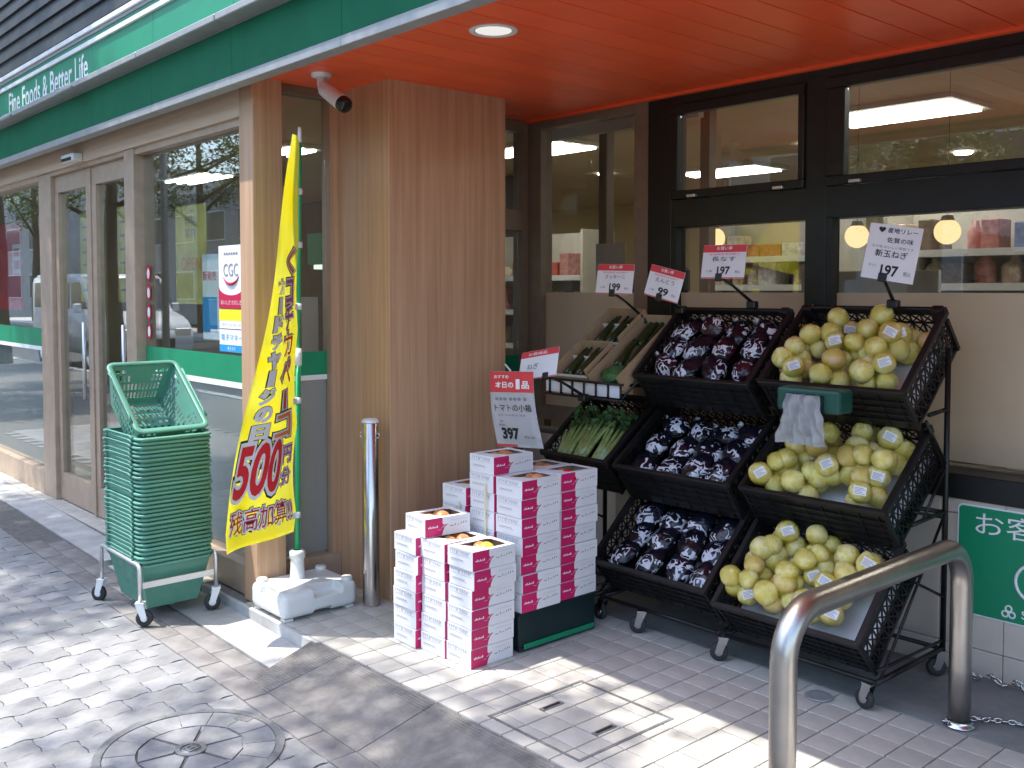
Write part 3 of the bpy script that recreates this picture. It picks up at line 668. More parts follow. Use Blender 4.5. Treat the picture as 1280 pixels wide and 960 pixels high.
obj('transom', bx(-4.249, -4.168, 3.3605, 3.7995, 1.80, 1.915), M_['tan_frame'], rw); obj('head', bx(-4.249, -4.169, 3.3605, 3.7995, 2.36, 2.43), M_['tan_frame'], rw); obj('bottom_rail', bx(-4.249, -4.169, 3.3605, 3.7995, 0, .14), M_['tan_frame'], rw)
obj('window_pane', bx(-4.215, -4.209, 3.3605, 3.7995, 1.9155, 2.3595), M_['glass'], rw)
wp = obj('window_pane', bx(-4.215, -4.209, 3.3605, 3.7995, .1405, 1.7995), M_['glass'], rw)
obj('green_band', bx(-4.2085, -4.2065, 3.361, 3.799, .98, 1.08), M_['sign_green'], wp)

# ================================================================== BACK WALL OF THE PORCH
tw = thing('tan_window', 'tall tan-framed window in the porch corner with frosted lower half', 'window', (-3.7, BY, 0))
for a, b in ((-4.168, -4.06), (-3.36, -3.262)): obj('stile', bx(a, b, 3.84, 3.93, .72, 2.43), M_['tan_frame'], tw)
obj('head', bx(-4.0595, -3.3605, 3.84, 3.93, 2.37, 2.43), M_['tan_frame'], tw); obj('bottom_rail', bx(-4.0595, -3.3605, 3.84, 3.93, .72, .80), M_['tan_frame'], tw)
wp = obj('window_pane', bx(-4.0595, -3.3605, 3.885, 3.891, .8005, 2.3695), M_['glass'], tw)
obj('frosted_film', bx(-4.059, -3.361, 3.880, 3.8835, .801, 1.443), M_['film_beige'], wp)
for x in (-4.9, -4.45, -3.78): tag(obj('inner_post', bx(x, x+.07, 4.6 + (x+4.9)*.3, 4.67 + (x+4.9)*.3, 0, 2.79), M_['tan_frame']), 'tan inner partition post behind the tan-framed window', 'post', 'inner posts behind the tan window')
tag(obj('inner_beam', bx(-5.0, -3.5, 4.55, 4.6, 2.45, 2.56), M_['shelf']), 'pale beam across the top behind the tan-framed window', 'beam')
tag(obj('paper_notice', bx(-4.30, -4.05, 4.55, 4.553, 1.5, 1.75), M_['shelf']), 'pale paper notice behind the tan-framed window', 'notice')
ww = thing('black_window_wall', 'black-framed window wall behind the vegetable racks', 'window wall', (-1, BY, 0))
f = M_['black_frame']
mx = [(-3.26, -3.11), (-2.36, -2.26), (-1.02, -.92), (.40, .50)]
for a, b in mx: obj('mullion', bx(a, b, 3.83, 3.95, .76, 2.43, .002), f, ww)
bays = [(mx[i][1], mx[i+1][0]) for i in range(3)]
for k, (a, b) in enumerate(bays):
    a += .0005; b -= .0005
    obj('transom', bx(a, b, 3.832, 3.948, 1.765, 1.90, .002), f, ww)
    obj('head', bx(a, b, 3.832, 3.948, 2.36, 2.43), f, ww)
    # opening sash above
    s0, s1, z0, z1 = a+.004, b-.004, 1.902, 2.3595
    sash = obj('sash', bx(s0, s1, 3.815, 3.86, z0, z0+.04, .003), f, ww)
    obj('sash_top', bx(s0, s1, 3.815, 3.86, z1-.045, z1, .003), f, sash)
    l0, l1 = (s0+.045, s1-.03) if k == 0 else (s0+.085, s1-.04)
    obj('sash_side', bx(s0, l0, 3.8155, 3.8595, z0+.0405, z1-.0455, .003), f, sash); obj('sash_side', bx(l1, s1, 3.8155, 3.8595, z0+.0405, z1-.0455, .003), f, sash)
    obj('sash_glass', bx(l0+.001, l1-.001, 3.838, 3.844, z0+.041, z1-.046), M_['glass'], sash)
    for x in (s0+.12, s1-.14): obj('latch', bx(x, x+.05, 3.79, 3.8145, z0+.002, z0+.016, .002), M_['alu'], sash)
    wp = obj('window_pane', bx(a, b, 3.885, 3.891, .775, 1.7645), M_['glass'], ww)
    obj('frosted_film', bx(a+.001, b-.001, 3.880, 3.8835, .776, 1.443), M_['film_beige'], wp)
    obj('side_bead', bx(a, a+.03, 3.835, 3.879, .776, 1.764), f, ww)
obj('sill', bx(-3.3, .6, 3.70, 3.95, .665, .7595, .004), f, ww)
obj('wall_above', bx(-4.25, 5, 3.9505, 4.0, 2.40, 3.0), M_['ceiling_back'], ww)
dw = thing('tiled_dado_wall', 'low grey-beige tiled wall under the black windows', 'wall', (-1, 3.75, 0))
obj('wall_core', bx(-4.16, 5, 3.735, 3.95, -.1, .66), M_['grout'], dw)
tmx = bx(-.1185, .1185, 0, .014, 0, .5, .0015); tme = bpy.data.meshes.new('wall_tile'); tmx.to_mesh(tme); tmx.free(); tme.materials.append(M_['wall_tile'])
bmx = bx(-.1185, .1185, 0, .014, 0, .099, .0015); bme = bpy.data.meshes.new('skirting_tile'); bmx.to_mesh(bme); bmx.free(); bme.materials.append(M_['wall_tile'])
bmx = bx(-.1185, .1185, 0, .014, 0, .056, .0015); ume = bpy.data.meshes.new('edge_tile'); bmx.to_mesh(ume); bmx.free(); ume.materials.append(M_['wall_tile'])
dwi = wm(dw).inverted()
for i in range(18):
    x = -4.0 + i*.2395 + .04
    inst('wall_tile', tme, dw, dwi @ Vector((x, 3.7205, .104)), ); inst('skirting_tile', bme, dw, dwi @ Vector((x, 3.7205, .002))); inst('edge_tile', ume, dw, dwi @ Vector((x, 3.7205, .607)))
# ---- porch ceiling of red boards
pc = thing('porch_ceiling', 'glossy red board ceiling over the porch', 'ceiling', (-2, 2.9, CZ))
obj('backing', bx(-4.25, 2.2, 1.99, 3.95, 2.4305, 2.5), M_['ceiling_back'], pc)
plm = bx(-.0712, .0712, 2.0, 3.83, 0, .010, .001); plme = bpy.data.meshes.new('board'); plm.to_mesh(plme); plm.free(); plme.materials.append(M_['red_ceiling'])
pci = wm(pc).inverted()
for i in range(42):
    x = -4.16 + .075 + i*.149; inst('board', plme, pc, pci @ Vector((x, 0, CZ)))
obj('rear_trim', bx(-4.16, 2.2, 3.80, 3.829, 2.405, 2.4195), M_['red_ceiling'], pc)
tp = thing('porch_downlight', 'round white recessed downlight in the red ceiling', 'downlight', (-2.795, 2.40, CZ))
bm = bmesh.new(); lathe(bm, [(.068, -.002), (.078, -.006), (.09, -.005), (.093, .0), (.068, .0)], 36); obj('trim_ring', bm, M_['white_metal'], tp, False)
bm = bmesh.new(); lathe(bm, [(0, -.003), (.04, -.0035), (.068, -.002)], 36); obj('diffuser', bm, M_['lamp_down'], tp, False)

# ================================================================== FASCIA SIGN
FY = 1.965
fs = thing('fascia_sign', 'long green shop fascia with white lettering and white lines', 'fascia sign', (-5, FY, 2.36))
XL, XR = -16, 2.2
joints = [-16, -12.6, -10.9, -9.2, -7.5, -5.83, -4.95, -4.05, -3.15, -2.2, -.5, 1.2, 2.2]
for a, b in zip(joints, joints[1:]):
    obj('lower_panel', bx(a+.001, b-.001, FY, FY+.03, 2.395, 2.605, .0015), M_['green_dark_panel'], fs)
    obj('upper_panel', bx(a+.001, b-.001, FY+.012, FY+.042, 2.665, 2.86, .0015), M_['green_panel'], fs)
    obj('bottom_trim', bx(a+.001, b-.001, FY-.004, FY+.06, 2.355, 2.394, .002), M_['grey_metal'], fs)
    obj('ledge', bx(a+.004, b-.004, FY-.078, FY+.04, 2.618, 2.6505, .004), M_['grey_metal'], fs)
obj('ledge_web', bx(XL, XR, FY+.005, FY+.03, 2.6055, 2.665), M_['grey_metal'], fs)
obj('white_line', bx(XL, XR, FY-.002, FY+.04, 2.8605, 2.888, .002), M_['white_metal'], fs)
obj('green_line', bx(XL, XR, FY+.006, FY+.04, 2.8885, 2.912), M_['green_line'], fs)
obj('grey_line', bx(XL, XR, FY, FY+.04, 2.9125, 2.932, .002), M_['grey_metal'], fs)
obj('top_capping', bx(XL, XR, FY-.012, FY+.10, 2.9325, 2.962, .003), M_['white_metal'], fs)
obj('fascia_core', bx(XL, XR, FY+.0425, FY+.3, 2.605, 2.93), M_['grey_metal'], fs)
obj('fascia_core_lower', bx(XL, XR, FY+.0605, 2.0, 2.4305, 2.604), M_['grey_metal'], fs)
bm = fit(text_bm('Fine Foods & Better Life', 1, .012), 1.62, .150); put(bm, FM(-6.72, 2.762, FY+.0108)); obj('lettering', bm, M_['white_print'], fs)
for x in (-7.25, -6.02):
    br = obj('lamp_bracket', bx(x-.12, x+.12, FY-.100, FY-.0785, 2.607, 2.632, .006), M_['grey_metal'], fs)
    obj('bracket_clip', bx(x-.16, x-.121, FY-.09, FY-.0785, 2.62, 2.645), M_['grey_metal'], br)
# upper storey siding
us = thing('upper_wall', 'dark ribbed siding of the upper storey above the green fascia', 'wall', (-8, 2.75, 3.0))
obj('sheathing', bx(-16, 4, 2.272, 2.295, 2.97, 8.0), M_['siding'], us)
for k in range(44):
    z = 2.975 + k*.11; bm = bmesh.new(); prism(bm, [(0, 0), (.022, .0), (.004, .107), (0, .107)], Matrix(((0, 0, 1, 0), (-1, 0, 0, 2.271), (0, 1, 0, z), (0, 0, 0, 1))), -16, 4); bmesh.ops.recalc_face_normals(bm, faces=bm.faces); obj('siding_board', bm, M_['siding'], us)
# ================================================================== SHOPPING BASKETS ON THEIR TROLLEY
BL, BW, BH = .465, .345, .215       # rim length (x), width (y), height
def basket_bm(slots):
    bm = bmesh.new(); tl, tw_, bl, bw = BL/2-.012, BW/2-.012, BL/2-.065, BW/2-.055
    nu, nv = 30, 14
    def wall(A, B, Cc, D):
        def fn(u, v):
            a = Vector(A).lerp(Vector(B), u); b = Vector(D).lerp(Vector(Cc), u); return a.lerp(b, v)
        def keep(i, j):
            if not slots: return True
            if j in (2, 3, 5, 6, 8, 9) and 3 <= i <= nu-4 and i % 2 == 0 and not (j > 6 and 9 < i < nu-10): return False
            if j in (11,) and 2 <= i <= nu-3 and i % 3 and (i < 8 or i > nu-9): return False
            return True
        grid(bm, fn, nu if slots else 6, nv if slots else 3, keep if slots else None, False)
    b = [(-bl, -bw, -BH), (bl, -bw, -BH), (bl, bw, -BH), (-bl, bw, -BH)]; t = [(-tl, -tw_, -.004), (tl, -tw_, -.004), (tl, tw_, -.004), (-tl, tw_, -.004)]
    for i in range(4): wall(b[i], b[(i+1) % 4], t[(i+1) % 4], t[i])
    grid(bm, lambda u, v: Vector((-bl + 2*bl*u, -bw + 2*bw*v, -BH)), 18 if slots else 2, 14 if slots else 2, (lambda i, j: not (i % 2 and j % 2)) if slots else None, False)
    bmesh.ops.remove_doubles(bm, verts=bm.verts, dist=.0004)
    bmesh.ops.recalc_face_normals(bm, faces=bm.faces)
    bmesh.ops.solidify(bm, geom=list(bm.faces), thickness=.0028)
    bad = [v for v in bm.verts if abs(v.co.x) > BL/2 or abs(v.co.y) > BW/2 or v.co.z > .01 or v.co.z < -BH-.01]
    bmesh.ops.delete(bm, geom=bad, context='VERTS')
    return bm
def rrect(l, w, r, z, n=5):
    pts = []
    for cx, cy, a0 in ((l/2-r, w/2-r, 0), (-l/2+r, w/2-r, 90), (-l/2+r, -w/2+r, 180), (l/2-r, -w/2+r, 270)):
        for k in range(n+1):
            a = math.radians(a0 + 90*k/n); pts.append((cx + r*math.cos(a), cy + r*math.sin(a), z))
    return pts
def rim_bm():
    bm = bmesh.new(); prof = [(-.022, 0), (0, .0), (.003, -.003), (.003, -.009), (0, -.012), (-.004, -.010), (-.004, -.005), (-.022, -.004)]
    loops = []
    for off, z in prof: loops.append([bm.verts.new(p) for p in rrect(BL + 2*off, BW + 2*off, .038 + max(-.02, off), z)])
    n = len(loops[0])
    for a, b in zip(loops, loops[1:] + loops[:1]):
        for j in range(n): fc = bm.faces.new((a[j], a[(j+1) % n], b[(j+1) % n], b[j])); fc.smooth = True
    bmesh.ops.recalc_face_normals(bm, faces=bm.faces)
    return bm
def handle_bm(s):
    bm = bmesh.new()
    if s:
        y = s*(BW/2+.004); tube(bm, [(-.15, y, -.012), (-.16, y, .001), (-.12, y*.99, .004), (.12, y*.99, .004), (.16, y, .001), (.15, y, -.012)], .0042, 6)
    return bm
BX0, BY0 = -4.53, 1.795
def make_basket(slots):
    t = thing('shopping_basket', '', 'shopping basket')
    obj('body', basket_bm(slots), M_['basket_green'], t, False); obj('rim', rim_bm(), M_['basket_green'], t, False); [obj('handle', handle_bm(q), M_['basket_green'], t, False) for q in (-1, 1)]
    return t
bz = swz(BX0)
full = make_basket(True); lite = make_basket(False)
NB = 31
ONES = ['', 'first', 'second', 'third', 'fourth', 'fifth', 'sixth', 'seventh', 'eighth', 'ninth', 'tenth', 'eleventh', 'twelfth', 'thirteenth', 'fourteenth', 'fifteenth', 'sixteenth', 'seventeenth', 'eighteenth', 'nineteenth']
ORD = ONES[1:] + ['twentieth'] + ['twenty-' + q for q in ONES[1:10]] + ['thirtieth', 'thirty-first']
for k in range(NB):
    o = (full if k == 0 else lite if k == 1 else copy_tree(lite))
    o.location = (BX0 + random.uniform(-.004, .004), BY0 + random.uniform(-.004, .004), bz + .265 + k*.0190); o.rotation_euler = (random.uniform(-.006, .006), random.uniform(-.006, .006), random.uniform(-.012, .012))
    tag(o, 'green shopping basket nested in the stack, %s from the bottom' % ORD[k], 'shopping basket', 'nested green baskets')
full['label'] = 'lowest green shopping basket, slotted, resting in the trolley frame'
tb = copy_tree(full); tb['label'] = 'tilted open green shopping basket lying on top of the stack'
Rm = Matrix.Rotation(math.radians(39), 4, 'Y')
tb.matrix_basis = Matrix.Translation((BX0 + BL/2 - .03, BY0 + .005, bz + .265 + NB*.019 + .005)) @ Matrix.Rotation(.02, 4, 'Z') @ Rm @ Matrix.Translation((-BL/2, 0, 0))
def caster(parent, x, y, z, rz, r=.036, w=.024, fork='alu', tyre='tyre', plate=True, h=None):
    h = h or r*2 + .03
    Mx = Matrix.Translation((x, y, z)) @ Matrix.Rotation(rz, 4, 'Z')
    bm = bmesh.new(); Mw = Mx @ Matrix.Translation((-.018, 0, r)) @ Matrix.Rotation(PI/2, 4, 'X')
    lathe(bm, [(0, -w/2), (r*.55, -w/2), (r*.9, -w/2), (r, -w/2+.004), (r, w/2-.004), (r*.9, w/2), (r*.55, w/2), (0, w/2)], 22, Mw); wh = obj('wheel', bm, M_[tyre], parent)
    bm = bmesh.new(); lathe(bm, [(0, -w/2-.003), (r*.4, -w/2-.003), (r*.45, -w/2), (r*.45, w/2), (r*.4, w/2+.003), (0, w/2+.003)], 14, Mw); obj('hub', bm, M_[fork], wh)
    bm = bmesh.new()
    for s in (-1, 1):
        prism(bm, [(-.026, r*.85), (-.008, r*.8), (.016, h-.012), (.016, h), (-.016, h), (-.03, r*1.3)], Mx @ Matrix(((1, 0, 0, 0), (0, 0, 1, 0), (0, 1, 0, 0), (0, 0, 0, 1))), s*(w/2+.004)-.0015, s*(w/2+.004)+.0015)
    vs = box(bm, -.02, .02, -w/2-.006, w/2+.006, h-.004, h+.003)
    bmesh.ops.transform(bm, matrix=Mx, verts=vs); bmesh.ops.recalc_face_normals(bm, faces=bm.faces); obj('fork', bm, M_[fork], parent)
bt = thing('basket_trolley', 'metal wheeled trolley frame carrying the basket stack', 'trolley', (BX0, BY0, bz))
cx0, cx1, cy0, cy1 = BX0-.245, BX0+.235, BY0-.178, BY0+.178
for sgn, y in ((-1, cy0), (1, cy1)):
    bm = bmesh.new(); zt = bz+.275
    tube(bm, [(cx0, y, bz+.10), (cx0, y, zt-.02), (cx0+.006, y, zt-.006), (cx0+.02, y, zt), (cx1-.02, y, zt-.005), (cx1-.006, y, zt-.011), (cx1, y, zt-.025), (cx1, y, bz+.10)], .0095, 10); obj('side_hoop', bm, M_['alu'], bt)
obj('end_bar', bx(cx1-.004, cx1+.004, cy0+.0105, cy1-.0105, bz+.165, bz+.193, .001), M_['alu'], bt); obj('end_bar', bx(cx0-.004, cx0+.004, cy0+.0105, cy1-.0105, bz+.165, bz+.193, .001), M_['alu'], bt)
for x, y, a in ((cx1, cy0, -2.2), (cx1, cy1, 1.2), (cx0, cy0, .6), (cx0, cy1, .4)): caster(bt, x, y, bz, a, .037, .024, 'white_metal', h=.105)

# ================================================================== BANNER, BASE, BOLLARD, CAMERA
wb = thing('banner_weight', 'white plastic water-filled base holding the yellow banner pole', 'banner base', (-4.005, 2.23, 0))
b0 = bx(-4.095, -3.785, 2.045, 2.425, .012, .125, .028, 4)
cut1 = bx(-3.86, -3.76, 2.20, 2.345, .082, .2, .012, 2); cut2 = bx(-3.83, -3.76, 2.20, 2.29, -.1, .034, .01, 2); cut3 = bx(-4.0, -3.88, 2.02, 2.07, .085, .2, .01, 2)
hb = boolean(b0, [cut1, cut2, cut3]); o = obj('tank', hb, M_['plastic_white'], wb); 
md = o.modifiers.new('bv', 'BEVEL'); md.width = .006; md.segments = 2; md.limit_method = 'ANGLE'; md.angle_limit = math.radians(50)
for x, y in ((-4.055, 2.085), (-3.825, 2.39), (-4.055, 2.39)):
    bm = bmesh.new(); lathe(bm, [(.026, .12), (.026, .136), (.022, .141), (0, .141)], 18, Matrix.Translation((x, y, 0))); obj('stud', bm, M_['plastic_white'], wb)
bm = bmesh.new(); lathe(bm, [(.042, .12), (.034, .13), (.031, .20), (.030, .215), (.036, .217), (.036, .25), (.028, .255), (.02, .255)], 24, Matrix.Translation((-4.0, 2.235, 0))); obj('neck', bm, M_['plastic_white'], wb)
for x, y in ((-4.06, 2.08), (-3.82, 2.08), (-3.82, 2.39), (-4.06, 2.39)): obj('foot', bx(x-.02, x+.02, y-.02, y+.02, .001, .0125), M_['plastic_white'], wb)
PX_, PY_ = -4.0, 2.235
LEAN = .045
def polep(z): return Vector((PX_ + LEAN*(z-.25)/2, PY_ + .01*(z-.25)/2, z))
nb = thing('banner_flag', 'tall yellow advertising banner with red characters on a green pole', 'banner', (PX_, PY_, .2))
bm = bmesh.new(); tube(bm, [polep(.18), polep(1.15)], .0125, 14); obj('pole', bm, M_['pole_green'], nb)
bm = bmesh.new(); tube(bm, [polep(1.13), polep(2.14)], .0095, 14); o = obj('upper_pole', bm, M_['pole_green'], nb)
bm = bmesh.new(); tube(bm, [polep(2.12), polep(2.19)], [.011, .008], 12); obj('pole_cap', bm, M_['white_metal'], nb)
bm = bmesh.new(); tube(bm, [polep(1.11), polep(1.19)], .016, 14); obj('pole_joint', bm, M_['white_metal'], nb)
FLAGW = .46; ZT, ZB = 2.12, .345
def flag(u, v, off=0.0):
    """u 0 at the pole, 1 at the free edge; v 0 top, 1 bottom; off = distance off the cloth on the reading side"""
    z = ZT + (ZB-ZT)*v
    p = polep(z)
    ang = math.radians(3 + 31*min(1, v*1.05)**1.15)
    view = Vector((.872, -.49, 0)); left = Vector((-.666, -.746, 0))
    wob = .25*math.sin(v*7.5 + .6)*u*(1-u) + .10*math.sin(u*6 + v*3)
    d = (view*math.cos(ang+wob*.35) + left*math.sin(ang+wob*.35)).normalized()
    slack = .010 + .03*abs(math.sin(v*PI*4.2))*(1-u)**2
    pos = p + d*(slack + FLAGW*u*(.93 + .07*v)) + Vector((0, 0, -.03*u*(1-v)))
    nrm = Vector((-d.y, d.x, 0))
    if nrm.dot(Vector((.666, .746, 0))) < 0: nrm = -nrm
    pos += nrm*(.016*math.sin(v*9+u*4)*u)
    return pos + nrm*off
bm = bmesh.new(); grid(bm, lambda u, v: flag(u, v), 22, 80)
bmesh.ops.solidify(bm, geom=list(bm.faces), thickness=.0008)
mat('flag_cloth', (.92, .83, .02), .6, 0, .10, 3.5, .05, 200, spec=.3, col2=(.90, .90, .16)); translucent(MT['flag_cloth'], .45)
cloth = obj('cloth', bm, M_['flag_cloth'], nb, smooth=True)
def flag_text(body, cu, cv, w, h, layers):
    """characters laid on the cloth; cu, w in widths from the free edge, cv, h in lengths from the top"""
    for k, (bold, m, off) in enumerate(layers):
        bm = text_bm(body, 1, bold, 0)
        base = text_bm(body, 1, 0, 0); xs = [v.co.x for v in base.verts]; ys = [v.co.y for v in base.verts]; base.free()
        cx, cy = (min(xs)+max(xs))/2, (min(ys)+max(ys))/2; sx, sy = w/(max(xs)-min(xs)), h/(max(ys)-min(ys))
        for v in bm.verts: v.co.x = (v.co.x-cx)*sx + cu; v.co.y = (v.co.y-cy)*sy - cv
        for q in range(1, 40): bmesh.ops.bisect_plane(bm, geom=bm.verts[:]+bm.edges[:]+bm.faces[:], plane_co=(0, -q/40, 0), plane_no=(0, 1, 0)) if min(v.co.y for v in bm.verts) < -q/40 < max(v.co.y for v in bm.verts) else None
        for q in range(1, 12): bmesh.ops.bisect_plane(bm, geom=bm.verts[:]+bm.edges[:]+bm.faces[:], plane_co=(q/12, 0, 0), plane_no=(1, 0, 0)) if min(v.co.x for v in bm.verts) < q/12 < max(v.co.x for v in bm.verts) else None
        for v in bm.verts: v.co = flag(1-v.co.x, -v.co.y, off)
        obj('lettering', bm, M_[m], cloth)
OUT = lambda c, b=.0: [(.105+b, 'black_print', .0018), (.072+b, 'white_print', .0030), (.012+b, c, .0044)]
SGN = -1
flag_text('500', .37, .808, .62, .125, OUT('red_print', .015))
flag_text('円', .83, .788, .19, .042, OUT('purple_print')); flag_text('分', .83, .845, .19, .042, OUT('purple_print'))
flag_text('残高加算!!', .50, .935, .86, .058, OUT('crimson', -.01))
for ch, v, c in (('く', .30, 'orange_print'), ('コ', .375, 'purple_print'), ('チ', .44, 'purple_print'), ('カ', .505, 'red_print'), ('ペ', .575, 'red_print'), ('ー', .645, 'red_print'), ('コ', .71, 'orange_print')):
    if ch == 'ー': flag_text('|', .66, v, .07, .045, OUT('red_print'))
    else: flag_text(ch, .66, v, .36, .058, OUT(c))
for ch, v in zip('カードチャージの日', range(9)): flag_text(ch if ch != 'ー' else '|', .25, .36 + v*.044, .2 if ch != 'ー' else .04, .034, OUT('white_print', -.0))
for z in (.42, .95, 1.38, 1.66, 1.9): 
    p = polep(z); q = flag(.05, (z-ZT)/(ZB-ZT)); bm = bmesh.new(); tube(bm, [p+Vector((0, 0, -.014)), p+Vector((0, 0, .014))], .0155, 12); prism(bm, [(0, -.013), (1, -.013), (1, .013), (0, .013)], Matrix(((q.x-p.x, 0, .002, p.x), (q.y-p.y, 0, .001, p.y), (0, 1, 0, z), (0, 0, 0, 1))), -.6, .6); obj('flag_clip', bm, M_['white_metal'], nb)
# bollard
bo = thing('steel_bollard', 'slim polished steel bollard in front of the wood pillar', 'bollard', (-3.765, 2.485, 0))
bm = bmesh.new(); lathe(bm, [(.039, .0), (.039, .845), (.036, .848)], 32, Matrix.Translation((-3.765, 2.485, 0))); obj('post', bm, M_['bollard_steel'], bo)
bm = bmesh.new(); lathe(bm, [(.040, .8482), (.041, .856), (.030, .866), (0, .870)], 32, Matrix.Translation((-3.765, 2.485, 0))); obj('cap', bm, M_['white_metal'], bo)
for a in (-2.6, .35):
    c = Vector((-3.765 + .043*math.cos(a), 2.485 + .043*math.sin(a), .79)); bm = bmesh.new(); tube(bm, [c + Vector((.0, 0, .012*0)) + Vector((math.cos(a)*.008*math.cos(t*PI/6), math.sin(a)*.008*math.cos(t*PI/6), .012*math.sin(t*PI/6))) for t in range(12)], .003, 6, closed=True); obj('chain_eye', bm, M_['chrome'], bo)
# security camera
A = Vector((-3.86, 2.30, CZ))
cc = thing('security_camera', 'white bullet security camera with black front under the red ceiling', 'security camera', A)
bm = bmesh.new(); lathe(bm, [(0, 0), (.045, 0), (.045, -.012), (.040, -.016), (0, -.016)], 24, Matrix.Translation(A)); obj('mount_plate', bm, M_['white_metal'], cc)
D = Vector((.62, .12, -.42)).normalized(); j0 = A + Vector((0, 0, -.055))
bm = bmesh.new(); tube(bm, [A + Vector((0, 0, -.01)), A + Vector((0, 0, -.045)), j0 + D*.03], [.020, .018, .022], 14); obj('arm', bm, M_['white_metal'], cc)
def axisM(p, d): q = d.to_track_quat('Z', 'Y'); return Matrix.Translation(p) @ q.to_matrix().to_4x4()
bm = bmesh.new(); lathe(bm, [(0, 0), (.022, .0), (.033, .02), (.035, .05), (.036, .15), (.0365, .155), (.03, .155)], 28, axisM(j0 + D*.005, D)); obj('housing', bm, M_['white_metal'], cc)
bm = bmesh.new(); lathe(bm, [(.036, .153), (.0345, .185), (.028, .193), (0, .195)], 28, axisM(j0 + D*.005, D)); obj('front_cover', bm, M_['black_gloss'], cc)

# ================================================================== TOMATO CARTONS
CX, CY, CH = .156, .216, .0755        # carton size
def print_bm():
    """rows of tiny print on the -y face and on the white part of the +x face (flat ink, a hair proud)"""
    bm = bmesh.new(); rr = random.Random(5)
    def ink(x0, x1, z0, z1): box(bm, x0, x1, -CY/2-.0006, -CY/2-.0002, z0, z1)
    x = -CX/2 + .016
    while x < CX/2 - .02:
        w = rr.uniform(.006, .012)
        ink(x, x+.0012, .054, .066); ink(x+.0012, x+w*.7, .0645, .066)
        if rr.random() < .6: ink(x+w*.55, x+w*.55+.0012, .055, .0645)
        x += w + .003
    ink(-CX/2+.012, CX/2-.014, .050, .0506); ink(-CX/2+.012, CX/2-.014, .0695, .070)
    for k in range(11): ink(-CX/2+.022+k*.007, -CX/2+.022+k*.007+.0045, .030, .033)
    ink(-CX/2+.02, CX/2-.05, .0255, .0262)
    def ink2(y0, y1, z0, z1): box(bm, CX/2+.0002, CX/2+.0006, y0, y1, z0, z1)
    y = .010
    for k, (w, h) in enumerate(((.016, .003), (.004, .008), (.012, .002), (.004, .007), (.004, .008), (.005, .006))):
        ink2(y, y+w, .034+k*.0012, .034+h+k*.0012); y += w + .007
    ink2(.012, .095, .0585, .0590)
    return bm
def pink_bm():
    bm = bmesh.new(); y0 = -CY/2+.0002
    pts = [(y0, .002), (-.028, .002), (-.024, .018), (-.016, .034), (.000, .046), (-.020, .044), (-.026, .05), (-.026, CH-.001), (y0, CH-.001)]
    prism(bm, pts, Matrix(((0, 0, 1, 0), (1, 0, 0, 0), (0, 1, 0, 0), (0, 0, 0, 1))), CX/2+.0001, CX/2+.0007); bmesh.ops.recalc_face_normals(bm, faces=bm.faces)
    return bm
def white_script_bm():
    bm = bmesh.new(); rr = random.Random(8); y = -CY/2+.014
    for k in range(7):
        h = rr.uniform(.004, .009); box(bm, CX/2+.0008, CX/2+.0011, y, y+.0045, .036, .036+h); y += .0068
    box(bm, CX/2+.0008, CX/2+.0011, -CY/2+.060, -CY/2+.076, .026, .0268)
    prism(bm, [(-.034, .030), (-.020, .040), (-.008, .046), (-.022, .036)], Matrix(((0, 0, 1, 0), (1, 0, 0, 0), (0, 1, 0, 0), (0, 0, 0, 1))), CX/2+.0008, CX/2+.0011); bmesh.ops.recalc_face_normals(bm, faces=bm.faces)
    return bm
def me_of(bm, name, m):
    me = bpy.data.meshes.new(name); bm.normal_update(); bm.to_mesh(me); bm.free(); me.materials.append(m); return me
closed_me = me_of(bx(-CX/2, CX/2, -CY/2, CY/2, .0008, CH, .0022), 'carton', M_['carton'])
ob = bmesh.new(); th = .003
box(ob, -CX/2, CX/2, -CY/2, CY/2, .0008, .004)
for a in ((-CX/2, CX/2, -CY/2, -CY/2+th), (-CX/2, CX/2, CY/2-th, CY/2), (-CX/2, -CX/2+th, -CY/2+th, CY/2-th), (CX/2-th, CX/2, -CY/2+th, CY/2-th)): box(ob, *a, .004, CH-.0025)
lid_pts = [(-.052, -.075), (.058, -.02), (.060, .070), (.040, .085), (-.045, .085), (-.056, .07)]
outer = [(-CX/2, -CY/2), (CX/2, -CY/2), (CX/2, CY/2), (-CX/2, CY/2)]
lo = bmesh.new(); box(lo, -CX/2, CX/2, -CY/2, CY/2, CH-.0025, CH); ci = bmesh.new(); prism(ci, lid_pts, Matrix.Identity(4), CH-.02, CH+.02); bmesh.ops.recalc_face_normals(ci, faces=ci.faces)
lid_me = me_of(boolean(lo, [ci]), 'lid', M_['carton']); open_me = me_of(ob, 'carton_tray', M_['carton'])
lin = bmesh.new(); box(lin, -CX/2+th+.0005, CX/2-th-.0005, -CY/2+th+.0005, CY/2-th-.0005, .0045, .010); 
for a in ((-CX/2+th+.0003, CX/2-th-.0003, CY/2-th-.003, CY/2-th-.0003), (-CX/2+th+.0003, -CX/2+th+.003, -CY/2+th+.0005, CY/2-th-.0035)): box(lin, *a, .0102, CH-.004)
lin_me = me_of(lin, 'liner', M_['carton_inside'])
pr_me, pk_me, ws_me = me_of(print_bm(), 'print', M_['grey_print']), me_of(pink_bm(), 'pink_panel', M_['box_pink']), me_of(white_script_bm(), 'script', M_['white_print'])
tb_ = bmesh.new(); ico(tb_, 3, lambda p: Vector((p.x*.036, p.y*.034, p.z*.030 - (.006*math.exp(-((p.x**2+p.y**2)/.08)) if p.z > 0 else 0))))
tom_me = {k: me_of(tb_.copy(), 'tomato', M_[k]) for k in ('tomato', 'tomato_yellow', 'tomato_red')}; tb_.free()
